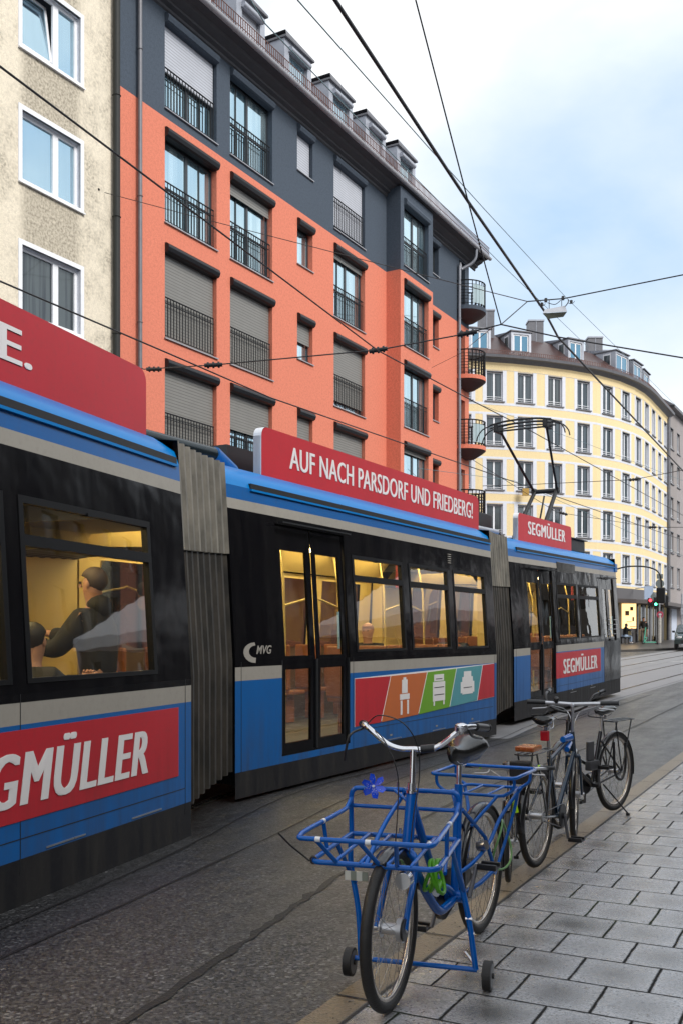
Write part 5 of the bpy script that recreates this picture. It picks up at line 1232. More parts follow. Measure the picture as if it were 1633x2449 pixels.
for l_ in (-.15, -.05, .06, .155): b.curve([bk(0.0, l_, zf - .004), bk(.05, l_, zf + .012), bk(.1, l_, zf + .012), bk(.50, l_ * 1.03, zf - .002), bk(.54, l_ * 1.03, zf - .014)], r * .85, 4, 8)
b.curve([bk(.0, .01, zt), bk(.03, .0, zt - .02), bk(.30, -.02, zf + .10), bk(.54, -.03, zf - .014)], r, 6, 10)
for f0, l0 in ((.675, -.20), (.68, -.02)): b.tube([bk(f0, l0, .75), bk(.54, l0 + .05, zf - .012)], r * .9, 8)
b.tube([bk(.675, .13, .75), bk(.54, .10, zf - .012)], r * .9, 8)
for l_ in (-1, 1): b.tube([bk(.36, l_ * .268, .762), bk(.33, l_ * .26, zf - .008)], r * .9, 8)

car = b.build('front_carrier', M['b_blue'], cargo)
def dot(p, ax=(0, 0, 1), w=.011): d = MB(); d.tube([Vector(p) - Vector(ax).normalized() * .011, Vector(p) + Vector(ax).normalized() * .011], w, 10); d.build('reflective_sticker', M['whitedot'], car)
lx = (bk(0, 1, 0) - bk(0, 0, 0)); fxv = (bk(1, 0, 0) - bk(0, 0, 0))
for p, ax in ((bk(0, -.15, zt), lx), (bk(0, .12, zt), lx), (bk(.37, -.266, .762), fxv), (bk(.68, -.185, .75), lx), (bk(.68, .02, .75), lx), (bk(.655, .255, .751), fxv), (bk(.30, .266, .765), fxv), (bk(.54, -.22, zf - .014), lx), (bk(.50, .255, zf - .013), fxv), (bk(0, .16, zf), lx)): dot(p, ax)
# carrier mounts on the head tube
mb = MB(); mb.tube([bk(0, 0, zt), ht], .013, 8); mb.tube([bk(0, 0, zf), hb + Vector((0, 0, .03))], .013, 8)
for l_ in (-.05, .06): mb.tube([bk(0, l_, zt), ht + Vector((.0, 0, -.05))], .008, 8)
mb.build('carrier_mount', M['b_blue'], cargo)
mb = MB()
for l_ in (-.03, .03): mb.disc(bk(-.005, l_, zt + .018), (0, 0, 1), .006, .03, 8); mb.disc(bk(-.005, l_ + .01, zf + .02), (0, 0, 1), .006, .03, 8)
mb.build('bolts', M['chrome'], cargo)
# stand with two small wheels
st = MB()
for s_ in (-1, 1):
    st.curve([bk(0, s_ * .25, zf), bk(.005, s_ * .252, .5), bk(.03, s_ * .255 + .045, .3), bk(.06, s_ * .262 + .075, .085)], r * 1.25, 5, 10)
    st.curve([bk(.20, s_ * .258, zf - .006), bk(.10, s_ * .254 + .01, .52), bk(.02, s_ * .252 + .025, .42)], r, 5, 8)
st.tube([bk(.06, -.215, .085), bk(.06, .345, .085)], r * 1.1, 10)
std = st.build('parking_stand', M['b_blue'], cargo)
for s_ in (-1, 1):
    w = MB(); c = bk(.06, s_ * .315 + .075, .065); w.disc(c, lx, .064, .036, 28, 0); w.disc(c, lx, .052, .04, 24, 1); w.disc(c, lx, .012, .056, 12, 0); w.build('stand_wheel', [M['rubber'], mat('grey_wheel_disc', (.13, .13, .14), .4)], std)
mb = MB()
for z in (.30, .235): mb.disc(bk(.035, .272 + .03 + (.30 - z) * .15, z), lx, .008, .03, 8)
mb.tube([bk(.06, .335, .10), bk(-.02, .275, .13)], .008, 8); mb.build('stand_bolts', M['chrome'], std)
# lamp, reflector
mb = MB(); c = bk(.42, .10, .548); mb.disc(c, fxv, .036, .05, 24, 1, r2=.034); mb.disc(c + fxv.normalized() * .027, fxv, .033, .004, 24, 0); mb.build('headlamp', [M['lens'], M['chrome']], cargo)
mb = MB(); mb.tube([c, bk(.3, .05, .60)], .006, 6); mb.build('lamp_bracket', M['black'], cargo)
mb = MB()
for k in range(4):
    a0, a1 = -.115 + k * .024, -.115 + (k + 1) * .024 - .0005; A = [bk(.548, a0, .600), bk(.548, a1, .600), bk(.548, a1, .563), bk(.548, a0, .563)]; Bq = [bk(.54, a0, .600), bk(.54, a1, .600), bk(.54, a1, .563), bk(.54, a0, .563)]
    mb.add(A + Bq, [(0, 1, 2, 3), (4, 7, 6, 5), (0, 4, 5, 1), (1, 5, 6, 2), (2, 6, 7, 3), (3, 7, 4, 0)], k % 2)
mb.build('striped_reflector', [mat('reflector_white', (.6, .6, .55), .3), mat('reflector_grey', (.22, .24, .2), .3)], car)
# rear rack
rk = MB()
def rr_(x, y, z): return (x, y, z)
zr = .835
ring = [(-.02 - .0, .22, zr), (-.02, -.21, zr), (-.36, -.225, zr), (-.36, .225, zr)]
def rect(x0, x1, y, z, c_=.03):
    return [(x0, y - c_, z), (x0, -y + c_, z), (x0 - c_ * .4, -y + c_ * .4, z), (x0 - c_, -y, z), (x1 + c_, -y, z), (x1 + c_ * .4, -y + c_ * .4, z), (x1, -y + c_, z), (x1, y - c_, z), (x1 + c_ * .4, y - c_ * .4, z), (x1 + c_, y, z), (x0 - c_, y, z), (x0 - c_ * .4, y - c_ * .4, z)]
rk.tube(rect(.15, -.27, .225, zr), .0095, 8, close=True); rk.tube(rect(.10, -.22, .15, zr - .10), .0085, 8, close=True)
for x, y in ((.10, .12), (.10, -.12), (-.2, .12), (-.2, -.12)): rk.curve([(x, y * 1.75, zr), (x, y * 1.7, zr - .06), (x, y * 1.25, zr - .10)], .0085, 4, 8)
for y in (-.06, .06): rk.tube([(.10, y, zr - .1), (-.22, y, zr - .1)], .007, 8)
for s_ in (-1, 1):
    rk.curve([(-.18, s_ * .15, zr - .1), (-.17, s_ * .13, .62), (-.10, s_ * .10, .46), (0, s_ * .085, Rw)], .009, 6, 8)
    rk.tube([(.10, s_ * .12, zr - .1), (.25, s_ * .03, .60)], .009, 8)
rk.build('rear_rack', M['b_blue'], cargo)
# bottle dynamo / rear brake
mb = MB(); mb.disc((.22, .08, .50), (.2, 1, .3), .024, .05, 14); mb.build('rear_brake_unit', M['alu'], cargo)
# green lock cable coiled on the down tube, black zip tie, windmill (things of their own)
lk = MB()
for k in range(4):
    pts = [Vector((WB - .36 + .062 * math.cos(q) + k * .006, .05 + .03 * math.sin(q * 1.0 + k) + .01 * k, .485 + .070 * math.sin(q))) for q in [2 * PI * i / 22 for i in range(22)]]
    lk.tube(pts, .0085, 8, close=True)
lk.tube([(WB - .40, .075, .45), (WB - .33, .085, .425)], .015, 10, 1); lk.tube([(WB - .33, .085, .425), (WB - .31, .087, .418)], .0165, 10, 2)
lk.build('cable_lock', [M['cable_green'], M['cable_green'], M['whitedot']], None, 'bright green coiled cable lock hanging under the blue carrier', 'bicycle lock', M=B1)
pw_ = MB(); c = Vector((.285 + ca[0] * .03 + cl[0] * -.135, 4.52 + ca[1] * .03 + cl[1] * -.135, .868)); 
ax_ = Vector((ca[0], ca[1], .15)).normalized(); e1 = Vector((cl[0], cl[1], 0)); e2 = ax_.cross(e1).normalized() * -1
for k in range(6):
    q = 2 * PI * k / 6 + .3; dr = e1 * math.cos(q) + e2 * math.sin(q); tn = -e1 * math.sin(q) + e2 * math.cos(q)
    P_ = [c, c + dr * .026 + tn * .016 + ax_ * .009, c + dr * .052 + tn * .014 + ax_ * .012, c + dr * .060 - tn * .006 + ax_ * .002, c + dr * .036 - tn * .016]
    pw_.add([tuple(p) for p in P_] + [tuple(p - ax_ * .002) for p in P_], [(0, 1, 2, 3, 4), (9, 8, 7, 6, 5), (0, 5, 6, 1), (1, 6, 7, 2), (2, 7, 8, 3), (3, 8, 9, 4), (4, 9, 5, 0)])
pw_.disc(c + ax_ * .006, ax_, .006, .01, 10, 1)
for k in range(30):
    q = random.uniform(0, 6.28); rr2 = random.uniform(.012, .045); dr = e1 * math.cos(q) + e2 * math.sin(q); pw_.ball(tuple(c + dr * rr2 + ax_ * .009), .0014, 1, 6, 4)
pw_.tube([c, c - Vector((0, 0, .04))], .003, 6)
pw_.build('pinwheel', [mat('pinwheel_blue', (.01, .08, .75), .2, coat=.5), M['whitedot']], None, 'small blue flower-shaped pinwheel on the back rail of the front carrier', 'pinwheel')
mb = MB(); mb.curve([bk(.55, -.265, zf - .01), bk(.56, -.30, zf + .02), bk(.60, -.33, zf + .06), bk(.66, -.36, zf + .12)], .004, 5, 6); mb.ring(bk(.53, -.255, zf - .01), fxv, .014, .004, 14, 6); mb.ring(bk(.52, -.258, zf - .01), fxv, .014, .004, 14, 6)
mb.build('strap', M['black'], cargo)

# ---------------------------------------------------------------- ordinary city bicycles
def city_bike(name, label, rear, heading, steer_deg, frame_m, bar='flat', scale=1.0, sad_h=.95, sad_m='saddle', rack=True, step=False, Rw_=.34, crank_a=-70, bar_w=.6, bar_z=1.05, bell=False, guard_m='b_black', stand=True, extra=None, wb=1.06):
    global rz_
    x, y = rear; z = ground_z(x, y); B = rotz(x, y, z, heading) @ Matrix.Scale(scale, 4)
    o = empty(name, label, 'bicycle', 'bicycles parked along the kerb', M=B)
    Rq = Rw_; rz_ = Rq
    P0 = (wb - .2, 0, 0); S_ = steer(P0, R(steer_deg)); T = lambda a, b_, c_: S_ @ Vector((a, b_, c_)); axf = S_.to_3x3() @ Vector((0, 1, 0))
    wheel(o, (0, 0, Rq), (0, 1, 0), Rq, .022, nsp=32); wheel(o, T(wb, 0, Rq), axf, Rq, .022, nsp=32)
    mudguard(o, (0, 0, Rq), (0, 1, 0), Rq, 0, 190, guard_m, .025); mudguard(o, T(wb, 0, Rq), axf, Rq, 55, 190, guard_m, .025)
    f = MB(); hb_, ht_ = Vector((wb - .17, 0, .66)), Vector((wb - .23, 0, .84)); bb_ = (.43, 0, .28); st_ = (.27, 0, .72)
    f.tube([hb_, ht_], .02, 12); f.tube([bb_, st_], .0165, 12); f.disc(bb_, (0, 1, 0), .024, .075, 14)
    if step:
        f.curve([ht_ - Vector((0, 0, .04)), (.72, 0, .56), (.50, 0, .46), (.35, 0, .47)], .015, 6, 10); f.curve([hb_ + Vector((0, 0, .02)), (.66, 0, .42), bb_], .019, 6, 12)
    else:
        f.tube([ht_ - Vector((0, 0, .03)), (st_[0], 0, .68)], .016, 10); f.tube([hb_ + Vector((0, 0, .03)), bb_], .019, 12)
    for s_ in (-1, 1):
        f.tube([(.40, s_ * .03, .28), (0, s_ * .065, Rq)], .009, 8); f.tube([(.29, s_ * .02, .64), (0, s_ * .065, Rq)], .008, 8)
    f.build('frame', M[frame_m], o)
    k_ = MB()
    for s_ in (-1, 1): k_.curve([T(wb - .155, s_ * .045, .65), T(wb - .13, s_ * .052, .56), T(wb - .05, s_ * .055, .42), T(wb, s_ * .056, Rq)], .0105, 5, 10)
    k_.tube([T(wb - .155, -.05, .65), T(wb - .155, .05, .65)], .014, 8); k_.build('fork', M[frame_m], o)
    s = MB(); hx_ = wb - .25; s.tube([T(ht_.x, 0, .83), T(hx_ - .01, 0, bar_z - .01)], .012, 10)
    if bar == 'flat':
        s.tube([T(hx_ - .01, 0, bar_z - .01), T(hx_ + .04, 0, bar_z)], .014, 8); w = bar_w / 2
        pts = [T(hx_ + .04, 0, bar_z), T(hx_ + .04, .1, bar_z + .005), T(hx_ + .01, w, bar_z + .015)]; pts2 = [T(hx_ + .04, 0, bar_z), T(hx_ + .04, -.1, bar_z + .005), T(hx_ + .01, -w, bar_z + .015)]
        gp_ = [(T(hx_ + .016, w - .12, bar_z + .013), T(hx_ + .01, w + .01, bar_z + .016)), (T(hx_ + .016, -w + .12, bar_z + .013), T(hx_ + .01, -w - .01, bar_z + .016))]; br = .0145
    else:
        w = bar_w / 2; br = .011
        pts = [T(hx_, 0, bar_z - .01), T(hx_ + .05, .06, bar_z), T(hx_ + .06, .16, bar_z + .05), T(hx_ + .0, w - .02, bar_z + .13), T(hx_ - .14, w, bar_z + .15)]; pts2 = [T(hx_, 0, bar_z - .01), T(hx_ + .05, -.06, bar_z), T(hx_ + .06, -.16, bar_z + .05), T(hx_ + .0, -w + .02, bar_z + .13), T(hx_ - .14, -w, bar_z + .15)]
        gp_ = [(pts[-1].lerp(pts[-2], .2), pts[-1] + (pts[-1] - pts[-2]) * .5), (pts2[-1].lerp(pts2[-2], .2), pts2[-1] + (pts2[-1] - pts2[-2]) * .5)]
    s.curve(pts, br, 5, 10); s.curve(pts2, br, 5, 10); hbo = s.build('handlebar', M['alu'] if bar == 'flat' else M['black'], o)
    for a_, b_ in gp_: g_ = MB(); grip(g_, a_, b_, .0165); g_.build('grip', M['black'], hbo)
    lv = MB()
    for s_ in (-1, 1): lv.curve([T(hx_ + .03, s_ * .17, bar_z), T(hx_ + .09, s_ * .19, bar_z - .03), T(hx_ + .07, s_ * .30, bar_z - .04)], .006, 4, 6); lv.curve([T(hx_ + .06, s_ * .16, bar_z - .01), T(hx_ + .16, s_ * .05, bar_z - .06), T(hx_ + .08, 0, .85), T(wb - .15, 0, .66)], .003, 6, 5)
    lv.build('brake_lever', M['alu'] if bar == 'flat' else M['black'], hbo)
    if bell: b_ = MB(); c_ = T(hx_ + .03, .12, bar_z + .035); b_.ball(tuple(c_), .022, 0); b_.disc(c_ - Vector((0, 0, .02)), (0, 0, 1), .012, .02); b_.build('bell', M['black'], hbo)
    p = MB(); p.tube([(st_[0], 0, .70), (st_[0] - .03, 0, sad_h - .03)], .0125, 10); p.build('seat_post', M['alu'], o)
    saddle(o, st_[0] - .03, 0, sad_h, .17, .26, sad_m, .055)
    cranks(o, bb_, R(crank_a), .165, .065, .085, rx=0)
    if rack:
        r_ = MB(); zr_ = Rq * 2 + .10
        for y_ in (-.06, 0, .06): r_.tube([(.15, y_, zr_), (-.27, y_, zr_)], .0055, 6)
        r_.tube([(.15, -.065, zr_), (.15, .065, zr_)], .0055, 6); r_.curve([(-.27, -.06, zr_), (-.30, 0, zr_), (-.27, .06, zr_)], .0055, 4, 6)
        for s_ in (-1, 1):
            r_.tube([(-.20, s_ * .065, zr_), (0, s_ * .07, Rq)], .006, 6); r_.tube([(.10, s_ * .06, zr_), (0, s_ * .07, Rq)], .006, 6)
        r_.build('rear_rack', M['b_black'], o)
    if stand: t_ = MB(); t_.curve([(.30, .04, .27), (.22, .10, .16), (.16, .20, .02)], .007, 5, 6); t_.disc((.16, .20, .012), (0, 0, 1), .018, .02, 10); t_.build('kickstand', M['black'], o)
    return o, B
toC = lambda a: a + 180
bk2, BB2 = city_bike('bicycle', 'small child-sized black bicycle with neon green accents right behind the cargo bicycle', (1.06 + .78 * .17, 6.26 + .78 * .985), 180 + 10, -2, 'b_black', 'flat', sad_h=.86, rack=False, step=False, crank_a=-55, bar_w=.74, bar_z=.92, wb=1.04, scale=.75)
bk3, BB3 = city_bike('bicycle', 'slate blue city bicycle with wide silver handlebar and orange case on its black rack', (1.31, 6.66), 29, 13, 'b_slate', 'flat', sad_h=.97, bar_w=.64, bar_z=1.04, bell=True, crank_a=-80)
bk4, BB4 = city_bike('bicycle', 'black roadster bicycle furthest from the camera with chain case and swept handlebar', (2.42, 8.80), 180 + 41, 12, 'b_black', 'high', sad_h=.90, step=True, bar_w=.44, bar_z=.93, crank_a=-100, Rw_=.35)
mb = MB(); mb.box(-.36, -.30, -.07, .07, .60, .75, 0, bev=.012); mb.build('rear_lamp_housing', M['black'], bk3)
mb = MB(); mb.tube([(.60, 0, .80), (.78, .0, .80)], .028, 10, rs=[.022, .03]); mb.tube([(.60, -.03, .73), (.78, .0, .76)], .02, 10); mb.build('blue_frame_pad', M['b_blue'], bk3)
mb = MB(); mb.box(-.28, -.10, -.07, .06, .80, .835, 0, bev=.012)
for k in range(3): mb.box(-.288, -.27, -.062 + k * .042, -.032 + k * .042, .812, .828, 1)
mb.build('orange_pump_case', [M['refl_orange'], mat('amber_slot', (.3, .06, .01), .3)], bk3)
mb = MB(); mb.box(.16, .19, -.03, .03, .83, .90, 0, bev=.008); mb.build('tail_lamp', M['refl_red'], bk3)
mb = MB(); mb.box(.50, .60, .03, .06, .50, .66, 0, bev=.008); mb.box(.46, .62, .03, .09, .42, .50, 0, bev=.012); mb.build('pannier', mat('grey_pannier', (.06, .06, .065), .3, 0, .3, 6), bk4)
mb = MB()
mb.curve([(.12, .05, .62), (.10, .055, .35), (-.02, .055, .28), (-.10, .055, .38), (-.10, .055, .60)], .012, 6, 8); mb.build('frame_lock', M['black'], bk4)
mb = MB(); mb.box(.10, .20, -.02, .02, .49, .60, bev=.01); mb.disc((.80, -.25, .935), (0, 1, 0), .0225, .02); mb.disc((.80, .25, .935), (0, 1, 0), .0225, .02)
mb.build('neon_fittings', M['neon'], bk2)
mb = MB(); p = BB2 @ Vector((.98, .02, .69)); mb.tube([(.96, .04, .70), (.95, .045, .62), (.95, .05, .57)], .02, 12, rs=[.008, .024, .03]); mb.build('neon_light', M['neon'], bk2)
mb = MB(); pts = [Vector((.20 + .13 * math.cos(q), -.10 + .02 * math.sin(2 * q), .46 + .13 * math.sin(q))) for q in [2 * PI * i / 24 for i in range(24)]]; mb.tube(pts, .006, 6, close=True)
mb.build('cable_lock', mat('pale_green_cable', (.16, .34, .12), .4), None, 'thin pale green lock cable looped through the rear wheel of the cargo bicycle', 'bicycle lock', M=B1 @ Matrix.Translation((-.32, .18, -.02)))
# ================================================================== OVERHEAD WIRES, LAMP
def zat(px, py, z): Y = (z - EYE) * F_PX / (HOR - py); return at(px, py, Y)
def wire(pts, r, label, m='wire', sag=0, group=None, ins=()):
    P = []
    for a, b in zip(pts[:-1], pts[1:]):
        n = 8 if sag else 1
        for k in range(n): t = k / n; q = a.lerp(b, t); q.z -= sag * 4 * t * (1 - t); P.append(q)
    P.append(pts[-1]); mb = MB(); mb.tube(P, r, 5, 0)
    o = mb.build('overhead_wire', M[m], None, label, 'wire', group)
    for c, ax in ins:
        i = MB(); ax = Vector(ax).normalized(); i.disc(c, ax, .035, .30, 8); 
        for k in (-.09, 0, .09): i.disc(c + ax * k, ax, .055, .03, 10)
        i.build('insulator', M['wire'], o)
    return o
w1 = [zat(0, 158, 6.15), zat(904, 839, 6.12), zat(1143, 966, 6.15), zat(1253, 1022, 6.17), zat(1633, 1233, 6.2)]
w1 = [w1[0] - (w1[1] - w1[0]) * .6] + w1 + [w1[-1] + (w1[-1] - w1[-2]) * .8]
wire(w1, .011, 'black contact wire running just above the pantograph along the near track')
w2 = [zat(0, 672, 6), zat(415, 850, 6), zat(647, 951, 6), zat(1325, 1186, 6), zat(1633, 1292, 6)]
w2 = [w2[0] - (w2[1] - w2[0]) * .8] + w2
wire(w2, .013, 'contact wire of the far track, lowest wire crossing in front of the orange house')
wt = [zat(801, 0, 7.4), zat(1118, 482, 7.3), zat(1299, 742, 7.2), zat(1333, 806, 7.2), zat(1601, 1093, 7.2)]
wt = [wt[0] - (wt[1] - wt[0]) * .7] + wt + [wt[-1] + (wt[-1] - wt[-2]) * 1.0]
wire(wt, .021, 'thick black feeder cable sweeping down from the top of the sky to the yellow house')
wire([at(712, 0, 14) - Vector((.9, 3, 0)), at(712, 0, 14), at(1018, 346, 21), at(1157, 500, 27), at(1351, 710, 42), at(1633, 988, 80)], .011, 'thin greenish wire right of the thick cable, passing the hanging lamp', 'wire_teal')
wire([at(634, 56, 16) - Vector((.9, 3, 0)), at(634, 56, 16), at(768, 194, 19), at(991, 424, 25), at(1200, 634, 33), at(1406, 831, 55)], .011, 'thin greenish wire nearest the dormers of the orange house', 'wire_teal')
N1 = at(1197, 776, 15.0); N2 = at(1260, 721, 16.2)
wire([at(993, 0, 11), at(1118, 482, 13), N1], .010, 'steep black stay wire dropping from the top edge to the knot left of the lamp')
anc = FB.P(-1.0, .1, 8.6)
i1, i2, i3 = at(345, 883, 19.5), zat(511, 873, 6.1), zat(904, 837, 6.2)
wire([at(225, 843, FB.hit(225, 15.9)[1]), i1, i2, i3, at(1093, 802, 15.3), N1], .011, 'cross span carrying the contact wires from the orange house to the knot', ins=((i1 + Vector((.2, 0, 0)), (1, 0, 0)), (i2, (1, 0, .05)), (i3, (1, -.2, .1)), (at(1116, 797, 15.2), (1, -.2, .12))))
wire([N1, at(1333, 806, 14.7), at(1633, 856, 14.2), at(1900, 905, 13.6)], .011, 'cross span continuing to the right from the knot over the roofs')
wire([N1, N2], .009, 'short link wire between the knot and the lamp span')
wire([FB.P(-2.15, .02, at(237, 453, 22.5).z), at(500, 527, 22), at(1121, 686, 19), N2], .008, 'thin span wire anchored in the cream house leading to the hanging lamp')
wire([at(237, 453, FB.hit(237, 15.9)[1] - .02), at(250, 457, 24.4)], .03, 'wall hook of the span wire on the cream house')
wire([N2, at(1347, 714, 15.8), at(1633, 657, 14.6), at(1900, 600, 13.5)], .010, 'span wire rising to the right edge above the hanging lamp')
wire([at(1032, 879, 34.0), at(1100, 845, 30), at(1180, 780, 17), N1], .007, 'thin stay from the orange corner bay up to the knot')
nd = at(1513, 1147, 33); n5 = at(1559, 1261, 38)
wire([at(1153, 1162, 34), at(1240, 1160, 34), nd, at(1633, 1124, 31), at(1750, 1100, 30)], .011, 'faint cross span over the yellow house at third floor height', ins=((nd, (1, 0, .1)),))
wire([n5, at(1633, 1261, 37), at(1750, 1263, 36)], .012, 'lowest span wire at the right edge over the yellow house', ins=((n5, (1, 0, 0)),))
wire([at(1130, 1100, 30), at(1330, 1225, 34), n5], .009, 'stay wire behind the pantograph arms falling towards the right', ins=((at(1346, 1228, 34), (1, 0, -.3)),))
wire([at(1120, 870 + 88, 40), at(1405, 1062, 46), at(1633, 1150, 52)], .008, 'hair thin wire across the upper storeys of the yellow house', 'wire_teal')
wire([at(1000, 1120, 36), at(1230, 1150, 40), at(1633, 1330, 50)], .009, 'hair thin wire across the lower storeys of the yellow house', 'wire_teal')
# hanging street lamp
lp = empty('street_lamp', 'grey box-shaped street lamp hanging from the span wire in the sky', 'street lamp', M=Matrix.Translation((0, 0, 0)))
YL = 15.9; c = at(1326, 748, YL); sc = YL / F_PX
def lq(px, py, dy=0): return at(px, py, YL + dy)
mb = MB(); w_ = .17
def sec(px0, py0, px1, py1, d): return [lq(px0, py0, -d), lq(px1, py1, -d), lq(px1, py1, d), lq(px0, py0, d)]
top = sec(1302, 740, 1350, 731, .07); mid = sec(1296, 749, 1355, 745, .12); low = sec(1309, 763, 1346, 758, .07)
mb.loft([top, mid], 0); mb.add(top, [(0, 1, 2, 3)], 0); mb.loft([[p - Vector((0, 0, .004)) for p in mid], low], 1); mb.add(low, [(3, 2, 1, 0)], 1)
mb.build('lamp_housing', [M['alu'], mat('lamp_glass_greenish', (.14, .15, .12), .25)], lp)
mb = MB(); mb.curve([lq(1349, 735), lq(1357, 724), lq(1358, 716)], .008, 4, 5); mb.curve([lq(1308, 724), lq(1326, 728), lq(1340, 718)], .006, 5, 5); mb.tube([lq(1312, 738), lq(1312, 718)], .006, 5); mb.tube([lq(1342, 732), lq(1342, 714)], .006, 5)
for px, py in ((1295, 728), (1365, 722)):
    mb.disc(lq(px, py), (0, 0, 1), .022, .05, 10); mb.curve([lq(px - 9, py + 1), lq(px - 4, py + 4), lq(px + 4, py + 3), lq(px + 8, py - 2)], .005, 4, 5)
for px, py in ((1304, 718), (1345, 713)): mb.box(*(lambda p: (p.x - .02, p.x + .02, p.y - .02, p.y + .02, p.z - .03, p.z + .03))(lq(px, py)))
mb.build('lamp_hanger', M['wire'], lp)

# ================================================================== PEOPLE
SKIN = mat('skin', (.42, .22, .15), .55); CLOTH = mat('black_jacket', (.012, .012, .014), .8, 0, .4, 12, .2, 60); BEIGE = mat('beige_trousers', (.16, .12, .085), .8); JEANS = mat('pale_blue_jeans', (.35, .45, .60), .8); HAIR = mat('dark_hair', (.012, .009, .007), .6); HAIRG = mat('greying_hair', (.07, .05, .045), .6)
SHOE = mat('white_shoes', (.6, .6, .6), .5)
def skin(joints, edges, name, m, parent, lvl=2):
    """joints: name -> (x, y, z, rx, ry)"""
    keys = list(joints); me = bpy.data.meshes.new(name); me.from_pydata([joints[k][:3] for k in keys], [(keys.index(a), keys.index(b)) for a, b in edges], []); me.update()
    o = bpy.data.objects.new(name, me); COL.objects.link(o); md = o.modifiers.new('s', 'SKIN'); md.use_smooth_shade = True
    lay = me.skin_vertices[0].data
    for i, k in enumerate(keys):
        j = joints[k]; lay[i].radius = (j[3], j[4] if len(j) > 4 else j[3]); lay[i].use_root = (i == 0)
    sb = o.modifiers.new('sub', 'SUBSURF'); sb.levels = lvl; sb.render_levels = lvl
    dg = bpy.context.evaluated_depsgraph_get(); nm = bpy.data.meshes.new_from_object(o.evaluated_get(dg)); bpy.data.objects.remove(o); nm.materials.clear(); nm.materials.append(m)
    for p in nm.polygons: p.use_smooth = True
    r = bpy.data.objects.new(name, nm); COL.objects.link(r); r.parent = parent; return r
def person(label, Mx, pose='stand', top=CLOTH, legs=BEIGE, hair=HAIR, group=None, arm=None, shoes=HAIR, hood=False):
    """x forward, y left; 1.76 m tall"""
    root = empty('person', label, 'person', group, M=Mx)
    if pose == 'sit':
        hipz, kn, an = .50, .48, .09; J = dict(pelvis=(0, 0, .52, .13, .11)); lean_ = .10
        Lg = {'hip': (.02, .09, .50), 'knee': (.42, .11, .50), 'ankle': (.40, .12, .09), 'toe': (.56, .13, .04)}; dz = -.42
    else:
        J = dict(pelvis=(0, 0, .95, .13, .11)); Lg = {'hip': (.0, .09, .90), 'knee': (.04, .10, .50), 'ankle': (-.02, .11, .09), 'toe': (.13, .13, .04)}; dz = 0; lean_ = .02
    z = lambda v: v + dz
    J.update(spine=(lean_ * .5, 0, z(1.12), .13, .105), chest=(lean_, 0, z(1.34), .15, .12), neck=(lean_ + .01, 0, z(1.50), .055, .055), headb=(lean_ + .03, 0, z(1.58), .075, .07), head=(lean_ + .035, 0, z(1.67), .092, .08), crown=(lean_ + .025, 0, z(1.745), .065, .06))
    E_ = [('pelvis', 'spine'), ('spine', 'chest'), ('chest', 'neck'), ('neck', 'headb'), ('headb', 'head'), ('head', 'crown')]
    hands = []
    for s_, n_ in ((1, 'l'), (-1, 'r')):
        a_ = (arm or {}).get(n_) or ((lean_, .20, z(1.42)), (lean_ - .02, .25, z(1.14)), (lean_ + .10, .25, z(.90)))
        a_ = [(p[0], p[1] * s_ if not (arm or {}).get(n_) else p[1], p[2]) for p in a_]
        J['sh' + n_] = (*a_[0], .062, .062); J['el' + n_] = (*a_[1], .044, .044); J['wr' + n_] = (*a_[2], .028, .03)
        d = (Vector(a_[2]) - Vector(a_[1])).normalized(); pm = Vector(a_[2]) + d * .07; J['pa' + n_] = (*pm, .034, .02)
        E_ += [('chest', 'sh' + n_), ('sh' + n_, 'el' + n_), ('el' + n_, 'wr' + n_), ('wr' + n_, 'pa' + n_)]; hands.append((pm, d, s_))
        for q in ('hip', 'knee', 'ankle', 'toe'): p = Lg[q]; J[q + n_] = (p[0], p[1] * s_, p[2], *{'hip': (.095, .09), 'knee': (.06, .06), 'ankle': (.04, .04), 'toe': (.035, .045)}[q])
        E_ += [('pelvis', 'hip' + n_), ('hip' + n_, 'knee' + n_), ('knee' + n_, 'ankle' + n_), ('ankle' + n_, 'toe' + n_)]
    b = skin(J, E_, 'body', SKIN, root)
    # face, ears, hands as part of the body mesh
    ex = MB(); hx_, hz_ = lean_ + .035, z(1.665)
    ex.add([(hx_ + .085, -.012, hz_ - .02), (hx_ + .085, .012, hz_ - .02), (hx_ + .118, 0, hz_ - .025), (hx_ + .088, 0, hz_ + .03)], [(0, 2, 3), (1, 3, 2), (0, 1, 2)])
    for s_ in (-1, 1): ex.ball((hx_ + .0, s_ * .082, hz_ - .005), .03, 0, 8, 6, (.6, .35, 1))
    for pm, d, s_ in hands:
        side = d.cross(Vector((0, 0, 1))); side = side.normalized() if side.length > .2 else Vector((0, 1, 0)); nrm_ = side.cross(d)
        for k, (w_, ln_) in enumerate(((-.027, .062), (-.010, .072), (.008, .068), (.025, .052))):
            a0 = pm + d * .03 + side * w_; ex.tube([a0, a0 + d * ln_ * .5 + side * w_ * .4, a0 + d * ln_ * .9 + side * w_ * .7 - nrm_ * .02], .008, 6, rs=[.009, .008, .006])
        a0 = pm - d * .02 - side * .03 * s_; ex.tube([a0, a0 + d * .03 - side * .03 * s_, a0 + d * .055 - side * .035 * s_], .009, 6, rs=[.011, .009, .007])
    t = ex.build('x', [SKIN]); bm = bmesh.new(); bm.from_mesh(b.data); bm.from_mesh(t.data); bm.to_mesh(b.data); bm.free(); bpy.data.objects.remove(t)
    # eyes and mouth
    ey = MB()
    for s_ in (-1, 1): ey.ball((hx_ + .083, s_ * .032, hz_ + .012), .011, 0, 8, 6)
    ey.build('eyes', [HAIR], root)
    G = lambda k, g: (*J[k][:3], J[k][3] + g, J[k][4] + g)
    g_j = .036
